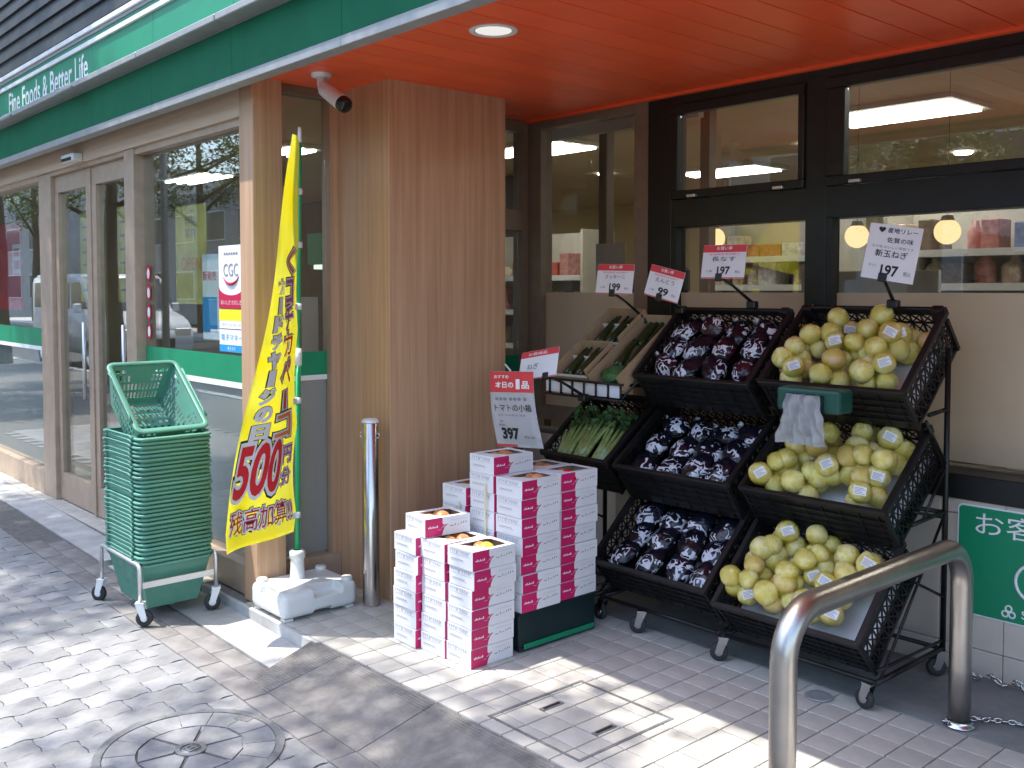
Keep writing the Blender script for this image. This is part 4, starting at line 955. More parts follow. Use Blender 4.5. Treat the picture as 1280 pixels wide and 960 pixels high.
def carton(x, y, z, rz=0, opened=False, lab=None, fruit='tomato', fx=(.012, .03), fz=.045, rx=0):
    t = thing('tomato_carton', lab or 'white and crimson tomato carton in the stack by the pillar', 'carton', (x, y, z), rz, 'small tomato cartons'); t.rotation_euler = (rx, 0, rz)
    if opened:
        inst('tray', open_me, t); inst('lid', lid_me, t); inst('liner', lin_me, t)
        M0 = Matrix.Translation((x, y, z)) @ Euler((rx, 0, rz)).to_matrix().to_4x4()
        for q, (a, b) in enumerate((fx, (fx[0]-.052, fx[1]+.012), (fx[0]-.02, fx[1]-.055))):
            f_ = inst('tomato', tom_me[fruit if q == 0 else 'tomato'], None, M0 @ Vector((a, b, fz if q == 0 else .042)), (random.random(), random.random(), random.random()))
            tag(f_, ('%s tomato in the %s' % ({'tomato': 'orange', 'tomato_yellow': 'bright yellow', 'tomato_red': 'bright red'}[fruit], lab)) if q == 0 else 'orange tomato deep inside an open carton', 'tomato', 'tomatoes in the open cartons')
    else: inst('box', closed_me, t)
    p = inst('pink_panel', pk_me, t); inst('script', ws_me, p); tag(inst('print', pr_me, t), kind='stuff')
    return t
J = lambda a: random.uniform(-a, a)
def column(x, y, z0, n, stacklab, top=None, jit=.005, shift=None):
    for k in range(n):
        last = k == n-1
        sx = shift(k) if shift else 0
        if last and top: carton(x+J(jit), y+J(jit), z0 + k*(CH+.0006), J(.02), True, *top)
        else: carton(x+J(jit)+sx, y+J(jit), z0 + k*(CH+.0006), J(.022), False, ('lowest' if k == 0 else 'carton %s from the bottom' % ('second', 'third', 'fourth', 'fifth', 'sixth', 'seventh', 'eighth')[k-1] if not last else 'topmost') + ' closed tomato carton, ' + stacklab if k == 0 or last else '%s closed tomato carton from the bottom, %s' % (('second', 'third', 'fourth', 'fifth', 'sixth', 'seventh')[k-1], stacklab))
yf = 2.443
column(-3.245, yf-.03, 0, 6, 'left front stack on the floor', None, .003, lambda k: .006 if k > 2 else -.004)
column(-3.085, yf-.008, 0, 6, 'middle front stack on the floor', ('open-topped tomato carton on the middle front stack', 'tomato', (.0, .05)), .003)
column(-2.919, yf, 0, 6, 'right front stack on the floor', ('open-topped carton showing a yellow tomato, right front stack', 'tomato_yellow', (.018, .012), .052), .004, lambda k: -.006 if k < 4 else .003)
carton(-3.195, yf-.005, 6*(CH+.0006)+.001, -.10, True, 'open carton lying askew on the left front stacks', 'tomato', (.01, .02), .05)
# green crate under the rear cartons
gc = thing('green_crate', 'dark green plastic crate under the rear tomato cartons', 'crate', (-3.08, 2.80, 0))
gx0, gx1, gy0, gy1 = -3.40, -2.852, 2.585, 3.02
obj('base', bx(gx0, gx1, gy0, gy1, .002, .022, .004), M_['crate_base'], gc); obj('bottom_rail', bx(gx1+.0005, gx1+.008, gy0+.02, gy1-.012, .012, .034, .003), M_['sign_green'], gc)
for n_, a in (('side_wall', (gx1-.008, gx1, gy0, gy1)), ('side_wall', (gx0, gx0+.008, gy0, gy1)), ('end_wall', (gx0+.0085, gx1-.0085, gy0, gy0+.008)), ('end_wall', (gx0+.0085, gx1-.0085, gy1-.008, gy1))): obj(n_, bx(*a, .0225, .150, .002), M_['crate_base'], gc)
bm = bmesh.new(); 
for a in ((gx0-.006, gx1+.006, gy0-.006, gy0+.012), (gx0-.006, gx1+.006, gy1-.012, gy1+.006), (gx0-.006, gx0+.012, gy0+.012, gy1-.012), (gx1-.012, gx1+.006, gy0+.012, gy1-.012)): box(bm, *a, .1505, .162)
obj('rim', bm, M_['crate_base'], gc)
obj('deck', bx(gx0+.0125, gx1-.0125, gy0+.0125, gy1-.0125, .13, .1495), M_['crate_base'], gc)
z0 = .1628
column(-2.921, 2.695, z0, 7, 'right stack on the green crate', ('open-topped carton at the near corner of the green crate stack', 'tomato', (.02, .035), .048), .004)
column(-2.926, 2.920, z0, 7, 'far right stack on the green crate', ('open-topped carton showing a red tomato, far right stack', 'tomato_red', (.045, -.03), .052), .004)
column(-3.085, 2.690, z0, 8, 'middle stack on the green crate', ('open-topped tomato carton highest of all, under the large price card', 'tomato', (.0, .04)), .003)
column(-3.088, 2.915, z0, 7, 'rear middle stack on the green crate', ('open-topped tomato carton at the back, behind the highest one', 'tomato', (.02, .03)), .003)
column(-3.262, 2.685, z0, 6, 'left stack on the green crate', ('open-topped carton left on the crate stack, by the pillar', 'tomato', (-.01, .03)), .003)
for x_, y_, z1_, z2_, lab in ((-3.052, 2.5735, .17, .66, 'cream binding strap down the front of the middle carton stack'), (-3.215, 2.5685, .17, .56, 'cream binding strap down the front of the left carton stack')):
    b = bmesh.new(); box(b, x_-.005, x_+.005, y_-.0012, y_, z1_, z2_); tag(obj('binding_strap', b, mat('strap_cream', (.72, .68, .45), .5)), lab, 'strap', 'straps on the carton stacks')
ht = thing('white_hoop', 'curved white plastic hoop behind the tomato cartons by the pillar', 'hoop', (-3.5, 2.75, 0))
bm = bmesh.new(); tube(bm, [(-3.62, 2.62, 0) if i == 0 else (-3.62 + .42*(1-math.cos(i/10*PI/2)), 2.62+.02*i, .645*math.sin(i/10*PI/2)) for i in range(11)], .024, 14); obj('tube', bm, M_['rope_white'], ht)
bm = bmesh.new(); tube(bm, [(-3.20, 2.82, .645), (-3.12, 2.84, .648)], .027, 14); obj('red_sleeve', bm, M_['red_print'], ht)
# ================================================================== RACKS AND BLACK CRATES
KL, KD, KH = .585, .42, .205      # crate length (x), depth along the slope, height
def bar(bm, a, b, w, M):
    """flat bar between two (u,v) points, w wide, 5 mm thick"""
    a = Vector(a); b = Vector(b); d = (b-a).normalized(); n = Vector((-d.y, d.x))*w/2
    prism(bm, [tuple(a-n), tuple(b-n), tuple(b+n), tuple(a+n)], M, -.0025, .0025)
def lattice(L_, H_, M, style):
    bm = bmesh.new()
    bar(bm, (0, .006), (L_, .006), .012, M); bar(bm, (0, H_*.36), (L_, H_*.36), .008, M); bar(bm, (0, H_*.68), (L_, H_*.68), .008, M); bar(bm, (0, H_-.012), (L_, H_-.012), .024, M)
    n = int(L_/.042)
    for i in range(n+1):
        x = .004 + (L_-.008)*i/n; bar(bm, (x, 0), (x, H_), .007, M)
        if i < n:
            x1 = .004 + (L_-.008)*(i+1)/n
            for z0, z1 in ((.012, H_*.36), (H_*.36, H_*.68), (H_*.68, H_-.02)):
                if style == 'x': bar(bm, (x, z0), (x1, z1), .005, M); bar(bm, (x, z1), (x1, z0), .005, M)
                elif style == 'd': bar(bm, (x, z0), (x1, z1), .006, M)
    bmesh.ops.recalc_face_normals(bm, faces=bm.faces)
    return bm
def make_crate(L_):
    """local frame: x along the rack, y up the slope from the front rim, z out of the crate; the front rim edge is y=0,z=0"""
    t = thing('black_crate', '', 'crate'); m = M_['crate_black']; D_, H_ = KD, KH
    fx = Matrix(((1, 0, 0, -L_/2), (0, 0, 1, .004), (0, 1, 0, -H_), (0, 0, 0, 1))); bkx = Matrix(((1, 0, 0, -L_/2), (0, 0, 1, D_-.004), (0, 1, 0, -H_), (0, 0, 0, 1)))
    fw_ = bmesh.new(); box(fw_, -L_/2+.004, L_/2-.004, .002, .006, -H_+.004, -.027); [box(fw_, -L_/2+.004, L_/2-.004, -.006, .002, -H_+q*.034, -H_+q*.034+.007) for q in range(1, 6)]; [box(fw_, -L_/2+.03+q*.0745, -L_/2+.035+q*.0745, -.004, .002, -H_+.004, -.027) for q in range(8)]; obj('front_wall', fw_, m, t, False); obj('back_wall', lattice(L_, H_, bkx, 'x'), m, t, False)
    for s in (-1, 1):
        sx = Matrix(((0, 0, 1, s*(L_/2-.004)), (1, 0, 0, 0), (0, 1, 0, -H_), (0, 0, 0, 1))); obj('side_wall', lattice(D_, H_, sx, 'x'), m, t, False)
        b = bmesh.new(); box(b, s*(L_/2+.006)-.010, s*(L_/2+.006)+.010, -.004, D_+.006, -.024, .0, .003); obj('side_rim', b, m, t, False)
    b = bmesh.new(); box(b, -L_/2-.012, L_/2+.012, -.014, .006, -.026, -.001, .003); obj('front_rim', b, m, t, False)
    b = bmesh.new(); box(b, -L_/2-.012, L_/2+.012, D_-.004, D_+.012, -.022, .006, .003); obj('back_rim', b, m, t, False)
    for s in (-1, 1):
        b = bmesh.new(); box(b, s*(L_/2-.02)-.022, s*(L_/2-.02)+.022, D_-.02, D_+.014, -.05, .012, .006, 2); obj('corner_lug', b, m, t, False)
        b = bmesh.new(); box(b, s*L_/2-.006, s*L_/2+.006, -.006, .012, -H_, -.0245); obj('corner_post', b, m, t, False); b = bmesh.new(); box(b, s*L_/2-.006, s*L_/2+.006, D_-.012, D_+.006, -H_, -.0505); obj('corner_post', b, m, t, False)
    b = bmesh.new()
    box(b, -L_/2+.002, L_/2-.002, .002, D_-.002, -H_-.004, -H_+.0045); obj('floor', b, m, t, False)
    return t
def place_crate(proto, xc, yf, zf, deg, lab):
    c = copy_tree(proto); c['label'] = lab
    c.matrix_basis = Matrix.Translation((xc, yf, zf)) @ Matrix.Rotation(math.radians(deg), 4, 'X'); c['group'] = 'black lattice crates on the racks'
    return c
pr = make_crate(KL); pr2 = make_crate(.40)
XA, XB, XC_ = -1.945, -2.585, -3.14
tiers = {}
for nm, xc, lst in (('onion', XA, ((3.32, 1.10, 42), (3.20, .69, 38), (3.03, .265, 44))), ('eggplant', XB, ((3.30, 1.085, 42), (3.17, .695, 36), (3.03, .30, 42)))):
    for k, (y, z, d) in enumerate(lst):
        tiers[nm, k] = place_crate(pr, xc, y, z, d, '%s black lattice crate of %s' % (('top', 'middle', 'lowest')[k], 'yellow-netted onions' if nm == 'onion' else 'bagged eggplants'))
tiers['leaf', 1] = place_crate(pr2, XC_, 3.17, .70, 36, 'short black lattice crate of bagged celery at the left of the racks')
for p in (pr, pr2):
    for c in list(p.children): bpy.data.objects.remove(c)
    bpy.data.objects.remove(p)
def rack(x0, x1, lab, wheels, hz=1.24):
    t = thing('display_rack', lab, 'rack', ((x0+x1)/2, 3.4, 0)); m = M_['rack_black']
    for x in (x0, x1):
        b = bmesh.new(); tube(b, [(x, 3.63, .10), (x, 3.63, hz)], .011, 8); obj('rear_post', b, m, t)
        b = bmesh.new(); tube(b, [(x, 3.12, .105), (x, 3.63, .105)], .010, 8); obj('base_bar', b, m, t)
        b = bmesh.new(); tube(b, [(x, 3.14, .145), (x, 3.63, .135)], .006, 6); obj('base_bar', b, m, t)
        for (y0, z0, y1, z1) in ((3.16, .11, 3.63, .62), (3.40, .40, 3.63, .30), (3.38, .66, 3.63, .60), (3.46, .98, 3.63, .80), (3.45, .62, 3.63, .80)):
            b = bmesh.new(); tube(b, [(x, y0, z0), (x, y1, z1)], .006, 6); obj('brace', b, m, t)
        for (y, z) in ((3.36, .615), (3.48, 1.0)):
            b = bmesh.new(); tube(b, [(x, y, z), (x, 3.63, z + .01)], .008, 6); obj('shelf_arm', b, m, t)
    for (y, z) in ((3.62, .105), (3.13, .105), (3.63, hz-.012), (3.63, .62)):
        b = bmesh.new(); tube(b, [(x0, y, z), (x1, y, z)], .009, 8); obj('cross_bar', b, m, t)
    for x in wheels: caster(t, x, 3.13, .001, random.uniform(-.6, .9), .036, .022, 'chrome', h=.095)
    for x in (x0, x1): caster(t, x, 3.62, .001, random.uniform(-.6, .9), .036, .022, 'chrome', h=.095)
rack(-2.262, -1.628, 'black tube rack on castors holding the onion crates', (-2.262, -1.655))
rack(-2.91, -2.29, 'black tube rack on castors holding the eggplant crates', (-2.905, -2.68))
rack(-3.36, -2.95, 'black tube rack at the left holding celery and zucchini trays', (-3.34,), 1.0)
# ---- onions in yellow nets
def onion_me(sd):
    rr = random.Random(sd); bm = bmesh.new(); fl = rr.uniform(.82, .98); ng = rr.uniform(.08, .2); ph = rr.random()*6
    def fn(p):
        r = 1 + .018*math.sin(5*math.atan2(p.y, p.x)+ph) + .03*mnoise.noise(p*1.4+Vector((sd, 0, 0)))
        z = p.z*fl
        if p.z > .8: z += ng*((p.z-.8)/.2)**2
        if p.z < -.93: z += .06
        return Vector((p.x*r, p.y*r, z))
    ico(bm, 3, fn); return me_of(bm, 'onion', M_['onion'])
onions = [onion_me(k) for k in range(5)]
tagme = me_of(bx(-.022, .022, -.016, .016, 0, .0008), 'net_tag', M_['net_tag']); 
lines = bmesh.new()
for k in range(5): box(lines, -.018, .018-.006*(k % 3), -.012+k*.005, -.010+k*.005, .0009, .0012)
lineme = me_of(lines, 'tag_print', M_['grey_print'])
def onion_bag(crate, x, y, h, rz, n, lab, r=.037, tagon=True):
    """a net of onions; x along the rack, y up the slope, h above the rim plane"""
    Mw = crate.matrix_basis; c = Mw @ Vector((x, y, h))
    t = thing('onion_net', lab, 'onion net', c, rz, 'nets of onions'); t.rotation_euler = (0, 0, 0)
    rr = random.Random(int(abs(x*1000)+y*777+h*99)); pts = []
    base = rr.random()*6.28
    lay = [(r*1.0*math.cos(base+q*2*PI/3), r*1.0*math.sin(base+q*2*PI/3), 0) for q in range(3)]
    lay += [(r*.95*math.cos(base+.9+q*2*PI/2), r*.95*math.sin(base+.9+q*2*PI/2), r*1.35) for q in range(2)]
    lay += [(r*1.9*math.cos(base+4), r*1.9*math.sin(base+4), .2*r), (0, 0, r*2.4)]
    tilt = Mw.to_3x3().normalized()
    allv = []
    for q, (a, b, z) in enumerate(lay[:n-1]):
        p = tilt @ Vector((a+rr.uniform(-.004, .004), b+rr.uniform(-.004, .004), z)); s = r*rr.uniform(.88, 1.08); ro = (rr.uniform(-.9, .9), rr.uniform(-.9, .9), rr.random()*6)
        inst('onion', rr.choice(onions), t, p, ro, (s, s, s)); pts.append((p, s))
    bm = bmesh.new()
    for p, s in pts: ico(bm, 2, lambda q: q*s*1.03 + p)
    obj('net', bm, M_['yellow_net'], t, False)
    if tagon:
        toC = (Vector((0, 0, EYE+.3)) - c).normalized(); p, s = pts[min(len(pts)-1, rr.choice((0, 3, 4)))]
        q = toC.to_track_quat('Z', 'Y'); o = inst('tag', tagme, t, p + toC*(s*1.06+.009), (q @ Quaternion((0, 0, 1), rr.uniform(-.6, .6))).to_euler()); inst('tag_print', lineme, o)
    return t
pos = ['front left', 'front centre', 'front right', 'middle left', 'middle centre', 'middle right', 'back left', 'back centre', 'back right']
layouts = {0: [(-.215, .085, -.02, 6), (-.05, .085, -.03, 6), (.14, .085, -.02, 6), (-.20, .20, -.01, 7), (-.02, .20, -.01, 7), (.13, .215, -.01, 7), (-.12, .31, -.03, 6), (.05, .32, -.02, 7), (.195, .30, -.05, 5)],
           1: [(-.22, .085, -.03, 6), (-.08, .085, -.05, 6), (.16, .085, -.045, 6), (-.18, .19, -.04, 6), (.04, .16, -.02, 7), (.17, .19, -.01, 7), (-.08, .27, -.04, 6), (.07, .29, -.03, 7), (.19, .29, -.04, 5)],
           2: [(-.215, .085, -.005, 6), (-.06, .085, -.01, 6), (.10, .085, -.02, 6), (-.18, .19, .0, 6), (-.01, .18, .01, 7), (.14, .18, -.01, 7), (-.14, .29, -.005, 6), (.02, .30, -.01, 7), (.19, .27, -.01, 7)]}
for k in range(3):
    cr = tiers['onion', k]
    for q, (x, y, h, n) in enumerate(layouts[k]): onion_bag(cr, x, y+.022, h-.022-(.02 if k == 0 else 0), 0, n, 'yellow net of onions at %s of the %s onion crate' % (pos[q], ('top', 'middle', 'lowest')[k]), .0435, q % 2 == 0 or q == 5)
    b = bmesh.new(); box(b, -KL/2+.02, KL/2-.02, .02, KD-.03, -.15, -.14)
    o = obj('crate_liner', b, M_['net_tag']); o.matrix_basis = cr.matrix_basis.copy(); tag(o, 'white paper liner under the onions in the %s onion crate' % ('top', 'middle', 'lowest')[k], 'liner', 'liners in the onion crates')
# ---- bagged eggplants
def bag_me(sd, m, sx=.060, sy=.088, sz=.038):
    bm = bmesh.new()
    def fn(p):
        r = 1 + .10*mnoise.noise(p*2.2+Vector((sd*3.1, 0, 0))) + .05*mnoise.noise(p*6+Vector((0, sd, 0)))
        tail = 0
        q = Vector((p.x*sx*r, p.y*sy*r, p.z*sz*r))
        if p.y > .75: q.x *= .45; q.z *= .6; q.y += .03*(p.y-.75)/.25
        return q
    ico(bm, 4, fn); return me_of(bm, 'bag', M_[m])
bags = [bag_me(k, 'eggplant_bag') for k in range(4)] + [bag_me(9, 'eggplant_bag_red', .055, .07, .05)]
def knot_me():
    bm = bmesh.new(); rr = random.Random(3)
    for k in range(5):
        a = rr.random()*6; tube(bm, [(0, 0, 0), (.012*math.cos(a), .018, .012*math.sin(a)), (.024*math.cos(a+.5), .034, .022*math.sin(a+.5))], [.006, .005, .009], 5)
    return me_of(bm, 'bag_twist', M_['plastic_bag'])
knot = knot_me()
for k in range(3):
    cr = tiers['eggplant', k]; idx = 0
    for r_ in range(3):
        for c_ in range(4):
            x = -.205 + c_*.137 + random.uniform(-.012, .012); y = .10 + r_*.112 + random.uniform(-.01, .01); h = -.055 - (.02 if k else .0) + random.uniform(-.01, .012) + (.0 if k == 2 else random.uniform(0, .03))
            sel = random.choice(bags[:4]) if not (k == 0 and (r_ + c_) % 3 == 0) else bags[4]
            t = thing('eggplant_bag', '%s eggplant bag from the left in the %s row of the %s eggplant crate' % (('first', 'second', 'third', 'fourth')[c_], ('front', 'middle', 'back')[r_], ('top', 'middle', 'lowest')[k]), 'bagged eggplant', (0, 0, 0), 0, 'printed bags of eggplants')
            rot = (random.uniform(-.2, .1), random.uniform(-.15, .15), random.uniform(-.35, .35) if k == 2 else random.uniform(-1.0, 1.0))
            t.matrix_basis = cr.matrix_basis @ Matrix.Translation((x, y, h)) @ Euler(rot).to_matrix().to_4x4()
            inst('bag', sel, t); inst('bag_twist', knot, t, (0, .09, .0), (0, 0, 0), (.8, .8, .8))
# ---- celery in clear bags
cr = tiers['leaf', 1]
for k, (x, rz) in enumerate(((-.12, .35), (-.005, .15), (.115, -.05))):
    t = thing('celery_bag', '%s clear bag of green celery stalks in the short black crate' % ('left', 'middle', 'right')[k], 'bagged celery', (0, 0, 0), 0, 'bags of celery')
    t.matrix_basis = cr.matrix_basis @ Matrix.Translation((x, .03, -.055)) @ Matrix.Rotation(rz*.5, 4, 'Z') @ Matrix.Rotation(.05, 4, 'X')
    rr = random.Random(k+4)
    for q in range(6):
        bm = bmesh.new(); xo = (q-2.5)*.016; zo = rr.uniform(-.012, .016)
        tube(bm, [(xo*.8, 0, zo), (xo, .08, zo+.006), (xo*1.5, .17, zo+.012), (xo*2.2, .23, zo+.016)], [.012, .011, .008, .005], 8); obj('stalk', bm, M_['stalk'], t, False)
    bm = bmesh.new()
    for q in range(70):
        a = rr.random()*6.28; rad = rr.random()**.5*.06; c = Vector((math.cos(a)*rad*1.1, .235 + rr.uniform(-.05, .06), .02 + math.sin(a)*rad*.5)); u = Vector((rr.uniform(-1, 1), rr.uniform(-1, 1), rr.uniform(-1, 1))).normalized()*.017; w = u.orthogonal().normalized()*.012
        f_ = bm.faces.new([bm.verts.new(c+u), bm.verts.new(c+w), bm.verts.new(c-u), bm.verts.new(c-w+Vector((0, 0, .004)))])
    tag(obj('leaves', bm, M_['leaf_veg'], t, False), kind='stuff')
    bm = bmesh.new(); ico(bm, 4, lambda p: Vector((p.x*(.055+.03*max(0, p.y))*(1+.12*mnoise.noise(p*3+Vector((k, 0, 0)))), .14 + p.y*.175, p.z*.05*(1+.25*mnoise.noise(p*3.5+Vector((0, k*2, 0))))))); obj('clear_bag', bm, M_['film_clear'], t, False)
# ---- zucchini in cardboard trays
def zuke(sd):
    bm = bmesh.new(); rr = random.Random(sd); b_ = rr.uniform(-.02, .02); L_ = rr.uniform(.155, .18)
    tube(bm, [(b_*math.sin(PI*q/8), L_*q/8, 0) for q in range(9)], [.006, .015, .0175, .0185, .0185, .018, .016, .012, .008], 12)
    tube(bm, [(0, L_-.004, 0), (.002, L_+.016, 0)], [.007, .006], 7); return me_of(bm, 'zucchini', M_['zucchini'])
zk = [zuke(k) for k in range(4)]
def tray(x, y, z, deg, w, d, lab, n, xs):
    t = thing('cardboard_tray', lab, 'cardboard box', (x, y, z), 0, 'open cardboard trays'); t.matrix_basis = Matrix.Translation((x, y, z)) @ Matrix.Rotation(math.radians(deg), 4, 'X'); m = M_['cardboard']
    b = bmesh.new(); box(b, -w/2, w/2, 0, d, 0, .004); obj('bottom', b, m, t, False)
    for nm, a in (('front_wall', (-w/2, w/2, 0, .004, .0042, .055)), ('back_wall', (-w/2, w/2, d-.004, d, .0042, .085)), ('side_wall', (-w/2, -w/2+.004, .0042, d-.0042, .0042, .085)), ('side_wall', (w/2-.004, w/2, .0042, d-.0042, .0042, .085))):
        b = bmesh.new(); box(b, *a); obj(nm, b, m, t, False)
    b = bmesh.new(); box(b, -w/2-.002, w/2+.002, -.0015, -.0003, .043, .056); obj('white_edge', b, M_['white_print'], t, False)
    b = bmesh.new(); box(b, -w/2+.006, w/2-.006, d*.62, d*.63, .006, .055); obj('paper_sheet', b, M_['white_print'], t, False)
    for q in range(n):
        o = inst('zucchini', zk[q % 4], None); o.matrix_basis = t.matrix_basis @ Matrix.Translation((xs[0] + q*xs[1], .02, .028)) @ Euler((.16, 0, -.10+random.uniform(-.06, .06))).to_matrix().to_4x4()
        tag(o, '%s dark green zucchini from the left in the %s' % (('first', 'second', 'third', 'fourth', 'fifth', 'sixth')[q], lab), 'zucchini', 'zucchini in cardboard trays')
tray(-3.215, 3.26, 1.015, 34, .21, .23, 'front brown cardboard zucchini tray', 5, (-.075, .036))
tray(-3.215, 3.475, 1.16, 34, .23, .24, 'back brown cardboard zucchini tray', 5, (-.08, .036))
t = thing('cardboard_tray', 'narrow cardboard tray with green vegetable bags beside the zucchini', 'cardboard box', (-3.02, 3.27, 1.0)); t.matrix_basis = Matrix.Translation((-3.0, 3.26, 1.0)) @ Matrix.Rotation(math.radians(34), 4, 'X')
for nm, a in (('bottom', (-.09, .09, 0, .47, 0, .004)), ('side_wall', (-.09, -.086, 0, .47, .0042, .08)), ('side_wall', (.086, .09, 0, .47, .0042, .08)), ('back_wall', (-.0855, .0855, .466, .47, .0042, .09))):
    b = bmesh.new(); box(b, *a); obj(nm, b, M_['cardboard'], t, False)
bm = bmesh.new(); ico(bm, 4, lambda p: Vector((p.x*.070*(1+.25*mnoise.noise(p*3)), p.y*.055*(1+.3*mnoise.noise(p*4+Vector((0, 2, 0)))), p.z*.028*(1+.5*mnoise.noise(p*5))))); o = obj('vegetable_bag', bm, M_['leaf_veg']); o.matrix_basis = t.matrix_basis @ Matrix.Translation((0, .075, .036))
tag(o, 'crumpled green leafy bag at the front of the narrow cardboard tray', 'bagged vegetable')
for q in range(8):
    o = inst('zucchini', zk[q % 4], None); o.matrix_basis = t.matrix_basis @ Matrix.Translation((-.06 + (q % 4)*.037, .14 + (q//4)*.165, .026)) @ Euler((.1, 0, random.uniform(-.12, .12))).to_matrix().to_4x4()
    tag(o, '%s dark green zucchini from the left in the %s row of the narrow tray' % (('first', 'second', 'third', 'fourth')[q % 4], ('front', 'back')[q//4]), 'zucchini', 'zucchini in cardboard trays')
sh = thing('tray_shelf', 'black wire shelf carrying the cardboard trays, white edge strip in front', 'shelf', (-3.12, 3.25, 1.0))
for k in range(7):
    x = -3.34 + k*.075; b = bmesh.new(); tube(b, [(x, 3.22, .965), (x, 3.22, 1.035)], .005, 6); tube(b, [(x, 3.22, .968), (x, 3.66, 1.265)], .005, 6); obj('wire', b, M_['rack_black'], sh)
for y, z in ((3.215, 1.037), (3.215, .965), (3.66, 1.265)):
    b = bmesh.new(); tube(b, [(-3.36, y, z), (-2.87, y, z)], .006, 8); obj('rail', b, M_['rack_black'], sh)
b = bmesh.new(); box(b, -3.37, -2.90, 3.226, 3.2275, .975, 1.03); obj('edge_strip', b, M_['net_tag'], sh)

# ================================================================== PRICE CARDS
def card(o, u, v, w, h, lab, header, lines_, arm, name='price_card', head_h=.22):
    """o = top-left corner, u = along the top, v = up; lines_ = (text, cx, cy, w, h, mat, bold) in card fractions from top-left"""
    u = Vector(u).normalized(); v = Vector(v).normalized(); v = (v - u*v.dot(u)).normalized(); o = Vector(o)
    t = thing(name, lab, 'price card', o - v*h); Mc = frame_mat(o, u, v)
    b = bmesh.new(); put(b, Matrix.Identity(4)); box(b, 0, w, -h, 0, -.0012, 0); put(b, Mc); obj('card', b, M_['carton'], t)
    if header:
        b = bmesh.new(); box(b, .0008, w-.0008, -h*head_h, -.0008, .0002, .0008); put(b, Mc); obj('header', b, M_[header], t)
        b = bmesh.new(); box(b, .0008, w-.0008, -h+.0008, -h+h*.035, .0002, .0008); put(b, Mc); obj('foot_line', b, M_[header], t)
    for tx, cx, cy, tw2, th2, m, bold in lines_:
        lettering(tx, Mc @ Matrix.Translation((cx*w, -cy*h, .0010)), M_[m], t, tw2*w, th2*h, bold, dz=.0002)
    if arm:
        a0 = o + u*w*arm[0] - v*h*.93
        b = bmesh.new(); box(b, -.016, .016, -.022, .012, -.007, .007, .003); put(b, frame_mat(a0, u, v)); obj('clip', b, M_['crate_black'], t)
        b = bmesh.new(); tube(b, [a0, a0 + (Vector(arm[1])-a0)*.45 + Vector((-.005, 0, .01)), arm[1]], [.007, .006, .008], 8); obj('clip_arm', b, M_['crate_black'], t)
        e = Vector(arm[1]); b = bmesh.new(); box(b, e.x-.022, e.x+.022, e.y-.018, e.y+.018, e.z-.025, e.z+.008, .005); obj('clip_foot', b, M_['crate_black'], t)
RED = 'red_card'; mat('red_card', (.66, .045, .06), .5, 0, .03, 10)
def std(name_, price): return [('お買い得', .5, .10, .36, .11, 'white_print', .012), (name_, .5, .42, .55, .14, 'black_print', 0), ('産地直送 本日限り', .5, .28, .68, .05, 'red_print', 0), (price, .52, .76, .30, .24, 'black_print', .03), ('1本', .2, .78, .14, .07, 'grey_print', .01), ('税込', .84, .80, .12, .08, 'grey_print', .01)]
card((-3.243, 3.45, 1.581), (.219, .02, -.006), (.02, .02, .143), .215, .143, 'small red-topped price card above the back zucchini tray', RED, std('ズッキーニ', '199'), (.46, (-3.10, 3.62, 1.32)))
card((-2.909, 3.45, 1.574), (.193, 0, -.043), (.04, .02, .138), .198, .142, 'tilted red-topped price card left above the top eggplant crate', RED, std('えんどう', '99'), (.45, (-2.86, 3.60, 1.37)))
card((-2.617, 3.45, 1.648), (.217, 0, -.002), (.034, .02, .14), .222, .145, 'red-topped price card higher, above the top eggplant crate', RED, std('長なす', '197'), (.42, (-2.47, 3.60, 1.40)))
card((-1.847, 3.45, 1.707), (.182, .02, -.03), (.098, .02, .171), .196, .205, 'plain white slanted price card above the top onion crate', None,
     [('♥ 産地リレー', .55, .10, .74, .10, 'black_print', .01), ('佐賀の味', .62, .27, .5, .10, 'black_print', .005), ('今が旬 おいしい季節です', .5, .40, .8, .05, 'grey_print', 0), ('新玉ねぎ', .5, .52, .62, .13, 'black_print', .008), ('197', .52, .82, .34, .2, 'black_print', .03), ('1ネット', .18, .75, .16, .06, 'grey_print', .01), ('税込', .86, .84, .14, .08, 'grey_print', .01)], (.42, (-1.83, 3.60, 1.41)))
# curled large card behind the cartons
t = thing('price_card', 'large red-topped price card reading 397 above the tomato cartons', 'price card', (-3.16, 2.80, .75))
oo = Vector((-3.318, 2.83, 1.092)); uu = Vector((.262, .02, .014)).normalized(); W_, H2 = .262, .335
def curl(x, y, off=0):   # x 0..W_, y 0..H2 downwards
    sx = .04*(y/H2)**1.2*W_/.262*1.0; bulge = .014*math.sin(PI*y/H2*1.15) - .02*(x/W_)*(y/H2)
    return oo + uu*(x + sx) + Vector((0, 0, -y)) + Vector((.2, -1, 0)).normalized()*(bulge+off)
bm = bmesh.new(); grid(bm, lambda a, c: curl(a*W_, c*H2), 6, 24); bmesh.ops.solidify(bm, geom=list(bm.faces), thickness=.0008); obj('card', bm, M_['carton'], t, smooth=True)
bm = bmesh.new(); grid(bm, lambda a, c: curl(.001+a*(W_-.002), .001+c*H2*.27, .0014), 6, 8); obj('header', bm, M_[RED], t, smooth=True)
bm = bmesh.new(); grid(bm, lambda a, c: curl(.001+a*(W_-.002)*.45, H2*.965+c*H2*.03, .0014), 6, 2); obj('foot_line', bm, M_[RED], t, smooth=True)
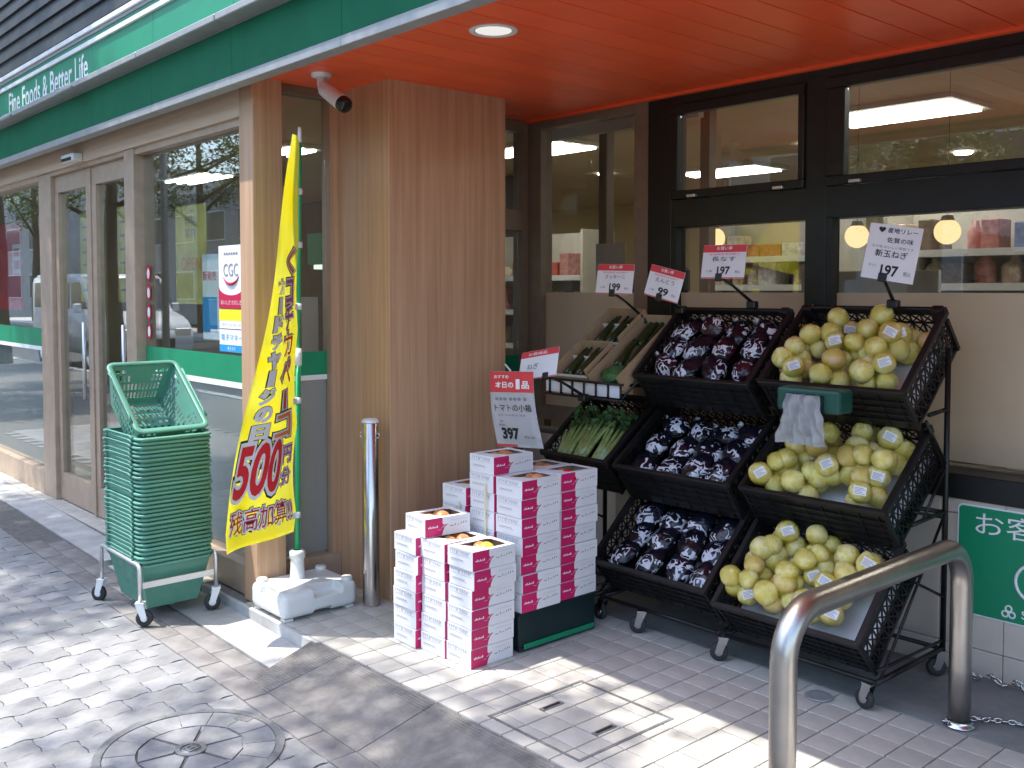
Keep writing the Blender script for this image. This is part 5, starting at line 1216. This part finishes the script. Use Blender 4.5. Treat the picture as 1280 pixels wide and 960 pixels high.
def curl_text(tx, cx, cy, w, h, m, bold, off=.0022):
    bm = fit(text_bm(tx, 1, bold), w*W_, h*H2)
    for q in range(1, 24):
        if any(v.co.y + 0 < 9 for v in bm.verts): bmesh.ops.bisect_plane(bm, geom=bm.verts[:]+bm.edges[:]+bm.faces[:], plane_co=(0, (q-12)*.014, 0), plane_no=(0, 1, 0))
    for v in bm.verts: v.co = curl(v.co.x + cx*W_, -v.co.y + cy*H2, off)
    obj('lettering', bm, M_[m], t)
curl_text('本日の', .34, .175, .42, .085, 'white_print', .03, .003); curl_text('1', .65, .165, .09, .13, 'white_print', .05, .003); curl_text('品', .82, .175, .17, .10, 'white_print', .03, .003); curl_text('おすすめ', .27, .07, .34, .045, 'white_print', .02, .003)
curl_text('●●● ●●● ●', .47, .36, .72, .045, 'grey_print', 0); curl_text('トマトの小箱', .5, .475, .82, .095, 'black_print', .008); curl_text('JAからの直送 国産', .45, .575, .62, .028, 'grey_print', 0)
curl_text('1箱', .2, .655, .08, .03, 'grey_print', .01); curl_text('税別', .2, .705, .14, .03, 'grey_print', .01); curl_text('397', .36, .82, .38, .16, 'black_print', .05); curl_text('税込 429', .76, .86, .22, .04, 'grey_print', .02)
b = bmesh.new(); tube(b, [(-3.22, 2.86, .80), (-3.23, 2.87, 1.10), (-3.26, 2.865, 1.125)], .004, 8); obj('clip_arm', b, M_['plastic_white'], t)
card((-3.262, 2.97, 1.170), (.222, .02, .040), (-.03, .05, .13), .226, .135, 'crumpled pinkish price card behind the large 397 card', RED, [('お買得品', .45, .12, .5, .1, 'white_print', .01), ('ねぎ', .35, .55, .3, .2, 'grey_print', .01)], (.72, (-3.06, 3.16, .98)))

# ================================================================== BAG DISPENSER, SIGN, RAIL, CHAIN
cr = tiers['onion', 0]
dp = thing('bag_dispenser', 'dark green roll dispenser with a hanging plastic bag, under the top onions', 'bag dispenser', (-1.93, 3.24, 1.0))
db = boolean(bx(-2.075, -1.815, 3.185, 3.285, 1.005, 1.093, .012, 2), [bx(-2.03, -1.875, 3.15, 3.215, .98, 1.072)]); obj('housing', db, M_['dispenser'], dp)
bm = bmesh.new()
def bagf(u, v):
    w = .15 + .055*v; x = -1.953 + (u-.5)*w - .012*v; z = 1.070 - .185*v; y = 3.19 - .012 - .012*math.sin(v*3) + .010*math.sin(u*17+v*4) + .007*math.sin(u*31-v*9) + .004*math.sin(v*21+u*5)
    return Vector((x, y, z))
grid(bm, bagf, 40, 30); bmesh.ops.solidify(bm, geom=list(bm.faces), thickness=.0006); obj('plastic_bag', bm, M_['plastic_bag'], dp)
sg = thing('parking_sign', 'green bicycle parking sign with white writing on the tiled wall', 'sign', (-1.2, 3.715, .42))
def rr_(x0, x1, z0, z1, r): return [(x, z) for cx, cz, a0 in ((x1-r, z1-r, 0), (x0+r, z1-r, 90), (x0+r, z0+r, 180), (x1-r, z0+r, 270)) for k in range(5) for x, z in [(cx + r*math.cos(math.radians(a0+22.5*k)), cz + r*math.sin(math.radians(a0+22.5*k)))]]
WM = Matrix(((1, 0, 0, 0), (0, 0, -1, 0), (0, 1, 0, 0), (0, 0, 0, 1)))
b = bmesh.new(); prism(b, rr_(-1.618, -.62, .232, .648, .018), WM, -3.7195, -3.714); bmesh.ops.recalc_face_normals(b, faces=b.faces); obj('border', b, M_['white_print'], sg)
b = bmesh.new(); prism(b, rr_(-1.612, -.626, .238, .642, .015), WM, -3.7138, -3.712); bmesh.ops.recalc_face_normals(b, faces=b.faces); obj('panel', b, M_['sign_green'], sg)
SM = lambda x, z: frame_mat((x, 3.7115, z), (1, 0, 0), (0, 0, 1))
lettering('お客様駐輪場', SM(-1.20, .585), M_['white_print'], sg, .70, .085, 0)
b = bmesh.new()
for c in ((-1.335, .395), (-1.06, .395)): tube(b, [(c[0]+.068*math.cos(a*PI/14), 3.712, c[1]+.068*math.sin(a*PI/14)) for a in range(28)], .006, 6, closed=True)
for p in (((-1.335, .395), (-1.28, .49)), ((-1.28, .49), (-1.12, .48)), ((-1.12, .48), (-1.06, .395)), ((-1.28, .46), (-1.20, .39)), ((-1.20, .39), (-1.12, .48)), ((-1.335, .395), (-1.20, .39)), ((-1.30, .50), (-1.25, .50)), ((-1.13, .51), (-1.09, .52))): tube(b, [(p[0][0], 3.712, p[0][1]), (p[1][0], 3.712, p[1][1])], .006, 6)
obj('bicycle_symbol', b, M_['white_print'], sg)
em = bmesh.new()
for a in (90, 210, 330): ring_ = [(-1.425 + .014*math.cos(math.radians(a)) + .011*math.cos(q*PI/8), 3.7116, .272 + .014*math.sin(math.radians(a)) + .011*math.sin(q*PI/8)) for q in range(16)]; tube(em, ring_, .0035, 5, closed=True)
obj('emblem', em, M_['white_print'], sg); lettering('Supermarket', SM(-1.24, .270), M_['white_print'], sg, .28, .04, .01)
# stainless hoop barrier
hr = thing('steel_barrier', 'brushed steel hoop barrier in the right foreground', 'barrier', (-1.4, 2.72, 0))
RX, RY0, RY1, RZ, RB = -1.395, 2.19, 3.245, .612, .13
pts = [(RX, RY0, -.05), (RX, RY0, .25)] + arc((RX, RY0+RB, RZ-RB), RB, 180, 90, 9, 'yz') + arc((RX, RY1-RB, RZ-RB), RB, 90, 0, 9, 'yz') + [(RX, RY1, .2), (RX, RY1, .003)]
b = bmesh.new(); tube(b, pts, .0355, 28); obj('hoop', b, M_['steel_rail'], hr)
for y in (RY0, RY1):
    b = bmesh.new(); lathe(b, [(.037, .001), (.05, .001), (.05, .006), (.0375, .009), (.037, .02)], 24, Matrix.Translation((RX, y, .002))); obj('base_collar', b, M_['chrome'], hr)
# chain on the floor
def chain(path, lab, link_l=.026):
    t = thing('floor_chain', lab, 'chain', path[0], 0, 'chains on the porch floor'); P = [Vector(p) for p in path]; out = []
    for a, b_ in zip(P, P[1:]):
        n = max(1, int((b_-a).length/(link_l*.72)))
        out += [(a.lerp(b_, q/n), (b_-a).normalized()) for q in range(n)]
    bm = bmesh.new()
    for k, (p, d) in enumerate(out):
        d = (d + Vector((random.uniform(-.5, .5), random.uniform(-.5, .5), 0))).normalized(); s = Vector((-d.y, d.x, 0)) if k % 2 == 0 else Vector((0, 0, 1)); s = (s + Vector((0, 0, random.uniform(-.3, .3)))).normalized()
        c = p + Vector((random.uniform(-.004, .004), random.uniform(-.004, .004), .009))
        tube(bm, [c + d*(link_l*.5*math.cos(q*PI/6)) + s*(link_l*.28*math.sin(q*PI/6)) for q in range(12)], .0032, 6, closed=True)
    o = obj('links', bm, M_['chrome'], t); tag(o, kind='stuff')
chain([(-1.43, 3.22, .005), (-1.39, 3.29, .005), (-1.33, 3.34, .005), (-1.25, 3.38, .005), (-1.15, 3.43, .005)], 'thin silver chain running from the barrier foot across the floor')
zz = [(-1.60 + q*.030, 3.665 + .02*math.sin(q*2.1), .006 + .014*(q % 3)) for q in range(24)]
chain(zz, 'heap of silver chain along the foot of the tiled wall', .03)
bm = bmesh.new(); lathe(bm, [(0, .0), (.045, .0), (.05, .003), (.046, .006), (.03, .004), (0, .004)], 24, Matrix.Translation((-1.83, 3.10, .002))); tag(obj('floor_disc', bm, M_['grey_metal']), 'small round grey disc on the tiles beside the rack castor', 'floor disc')

# ================================================================== STREET BEHIND THE VIEWER
def tree_meshes(sd, R, H_, n, low=0):
    rr = random.Random(sd); bm = bmesh.new()
    trunk = [(0, 0, -.2), (.03, .02, 1.0), (.08, -.03, 2.0), (.05, .03, H_-R*.9), (.1, .05, H_)]
    tube(bm, trunk, [.16, .13, .11, .085, .03], 10)
    tips = []
    for k in range(9):
        a = k*2.4 + rr.random(); z0 = H_-R*1.2 + R*1.3*k/9; L_ = R*rr.uniform(.6, .95)
        p0 = Vector((.06, 0, z0)); p1 = p0 + Vector((math.cos(a)*L_*.5, math.sin(a)*L_*.5, .5)); p2 = p0 + Vector((math.cos(a)*L_, math.sin(a)*L_, .9+rr.random()*.5))
        tube(bm, [p0, p1, p2], [.05, .032, .012], 6); tips += [p1, p2, p1.lerp(p2, .5)]
    tr = me_of(bm, 'trunk', M_['bark'])
    cl = []
    for k in range(34):
        a = rr.random()*2*PI; e = rr.uniform(-.6, 1.2); q = rr.random()**.4
        cl.append(Vector((math.cos(a)*math.cos(e)*R*q, math.sin(a)*math.cos(e)*R*q, H_ + math.sin(e)*R*.65*q)))
    cl += tips
    V, F = [], []
    for i in range(n + low):
        c = rr.choice(cl); p = c + Vector((rr.gauss(0, .22), rr.gauss(0, .22), rr.gauss(0, .17)))
        if i >= n: p = Vector((rr.gauss(0, .38), rr.gauss(0, .38), 3.15 + rr.gauss(0, .26)))
        u = Vector((rr.uniform(-1, 1), rr.uniform(-1, 1), rr.uniform(-.6, .6))).normalized(); w = u.cross(Vector((rr.uniform(-.5, .5), rr.uniform(-.5, .5), 1))).normalized(); s = rr.uniform(.035, .06)
        b = len(V); V += [p-u*s, p+w*s*.5, p+u*s*1.1, p-w*s*.5]; F.append((b, b+1, b+2, b+3))
    me = bpy.data.meshes.new('crown'); me.from_pydata([tuple(v) for v in V], [], F); me.materials.append(M_['leaves'])
    return tr, me
T3 = tree_meshes(11, 1.55, 9.6, 5600, 1800); T4 = tree_meshes(5, 1.8, 9.0, 11500); T1 = tree_meshes(3, 2.3, 5.2, 15000); T2 = tree_meshes(7, 2.0, 4.8, 11000)
def tree(x, y, tm_, lab, rz=0, s=1, z=0):
    t = thing('street_tree', lab, 'tree', (x, y, z), rz, 'street trees'); t.scale = (s, s, s); inst('trunk', tm_[0], t); inst('crown', tm_[1], t)
for x, y, tm_, lab, rz, s in ((-8.7, -1.15, T4, 'tall leafy street tree nearest the sliding doors, reflected in the glass', .3, 1.0), (-4.35, -1.45, T3, 'slender leafy street tree beside the viewer, shading the ramp', 1.2, .9),
                              (-15.5, -1.2, T1, 'leafy street tree beyond the doors, reflected in the panes', 2.2, 1.0), (-21.5, -1.1, T2, 'street tree next to the parked white van', .7, 1.15),                               (-29, -1.2, T1, 'street tree beyond the parked van', 1.9, 1.2), (-36, -1.2, T2, 'second street tree beyond the parked van', 3.9, 1.4), (-44, -1.3, T1, 'farthest street tree on the near side', 4.4, 1.4), (-52, -10.4, T1, 'tree across the road, second farthest', .4, 1.7), (-64, -9.8, T2, 'tree far down the street', 1.4, 2.0), (-25, -10.6, T1, 'tree across the road behind the van', 5.1, 1.5),
                              (-33, -10.5, T1, 'tree across the road opposite the van', 1.0, 1.5), (-19, -10.8, T2, 'tree across the road opposite the doors', 2.6, 1.7), (-40, -10.4, T2, 'farthest tree across the road', 5, 1.6), (-8.8, -10.4, T1, 'tree across the road reflected in the upper porch window', 3.3, .9), (4, -10.6, T2, 'tree across the road opposite the porch', .2, 1.7)):
    tree(x, y, tm_, lab, rz, s, -.05)
def box_building(x0, x1, y0, y1, h, lab, nx, nz):
    t = thing('street_building', lab, 'building', ((x0+x1)/2, y1, 0), 0, 'buildings across the road'); obj('wall', bx(x0, x1, y0, y1, -.3, h), M_['far_wall'], t); obj('roof_edge', bx(x0-.15, x1+.15, y0-.15, y1+.15, h+.001, h+.35), M_['concrete'], t)
    for i in range(nx):
        for k in range(nz):
            cx = x0 + (x1-x0)*(i+.5)/nx; z = 1.0 + k*3.0; w = (x1-x0)/nx*.62; o = obj('window', bx(cx-w/2, cx+w/2, y1+.001, y1+.08, z, z+1.5), M_['white_metal'], t); obj('pane', bx(cx-w/2+.06, cx+w/2-.06, y1+.081, y1+.09, z+.06, z+1.44), M_['far_glass'], o)
box_building(-60, -34, -30, -17.5, 6.2, 'grey block across the road, farthest to the left', 7, 2); box_building(-32, -14, -30, -17.8, 6.5, 'grey block across the road opposite the doors', 5, 2); box_building(-12, 12, -30, -18, 6.2, 'grey block across the road behind the viewer', 6, 2)
box_building(-140, -62, -30, -14, 9, 'long grey block far down the street', 16, 3); box_building(-160, -120, -13, 3, 8, 'grey block closing the far end of the street', 4, 2)
# parked van and lamp post (seen reflected in the glass)
vn = thing('parked_van', 'white van parked at the kerb, reflected in the sliding doors', 'van', (-21, -3.0, -.15))
def vanbody():
    bm = bmesh.new(); prof = [(-2.3, .35), (2.25, .35), (2.35, .55), (2.32, .85), (2.05, 1.08), (1.35, 1.22), (.85, 1.86), (.6, 1.95), (-2.1, 1.95), (-2.28, 1.8), (-2.33, .9)]
    prism(bm, prof, Matrix(((1, 0, 0, 0), (0, 0, 1, 0), (0, 1, 0, 0), (0, 0, 0, 1))), -.85, .85); bmesh.ops.recalc_face_normals(bm, faces=bm.faces); bmesh.ops.bevel(bm, geom=list(bm.edges), offset=.06, segments=3, affect='EDGES'); return bm
o = obj('body', vanbody(), M_['van_white'], vn, False, True)
for s in (-1, 1):
    for pts_ in ([(.98, 1.25), (1.28, 1.25), (.86, 1.78), (.35, 1.78), (.35, 1.25)], [(.25, 1.25), (.25, 1.78), (-.9, 1.78), (-.9, 1.25)], [(-1.0, 1.25), (-1.0, 1.78), (-2.05, 1.78), (-2.1, 1.25)]):
        b = bmesh.new(); prism(b, pts_, Matrix(((1, 0, 0, 0), (0, 0, 1, 0), (0, 1, 0, 0), (0, 0, 0, 1))), s*.852-.004, s*.852+.004); bmesh.ops.recalc_face_normals(b, faces=b.faces); obj('side_window', b, M_['far_glass'], vn, False)
    for x in (-1.5, 1.45):
        b = bmesh.new(); lathe(b, [(0, -.1), (.18, -.1), (.2, -.09), (.32, -.1), (.33, .1), (.2, .09), (0, .1)], 24, Matrix.Translation((x, s*.78, .33)) @ Matrix.Rotation(PI/2, 4, 'X')); w_ = obj('wheel', b, M_['tyre'], vn, False)
        b = bmesh.new(); lathe(b, [(0, -.105), (.19, -.102), (.19, .102), (0, .105)], 20, Matrix.Translation((x, s*.78, .33)) @ Matrix.Rotation(PI/2, 4, 'X')); obj('rim', b, M_['alu'], w_, False)
    b = bmesh.new(); box(b, 2.30, 2.345, s*.62-.16, s*.62+.16, .72, .88, .02); obj('headlight', b, M_['chrome'], vn, False)
    b = bmesh.new(); box(b, 1.05, 1.13, s*.98-.08, s*.98+.08, 1.18, 1.36, .02); obj('wing_mirror', b, M_['van_white'], vn, False)
b = bmesh.new(); prism(b, [(1.40, 1.235), (.90, 1.84), (.91, 1.85), (1.415, 1.24)], Matrix(((1, 0, 0, 0), (0, 0, 1, 0), (0, 1, 0, 0), (0, 0, 0, 1))), -.72, .72); bmesh.ops.recalc_face_normals(b, faces=b.faces); bmesh.ops.translate(b, verts=b.verts, vec=(.02, 0, .02)); obj('windscreen', b, M_['far_glass'], vn, False)
b = bmesh.new(); box(b, 2.34, 2.36, -.45, .45, .5, .68, .005); obj('grille', b, M_['black_print'], vn, False)
lp = thing('street_lamp', 'slim grey street lamp with curved arm, reflected in the front window', 'street lamp', (-14.2, -1.9, -.1))
b = bmesh.new(); tube(b, [(-14.2, -1.45, -.1), (-14.2, -1.45, 3.4), (-14.2, -1.5, 3.75), (-14.2, -1.75, 4.0), (-14.2, -2.1, 4.05)], [.06, .05, .045, .04, .04], 10); obj('post', b, M_['grey_metal'], lp)
b = bmesh.new(); box(b, -14.3, -14.1, -2.6, -2.05, 4.0, 4.1, .03, 2); obj('lamp_head', b, M_['grey_metal'], lp)
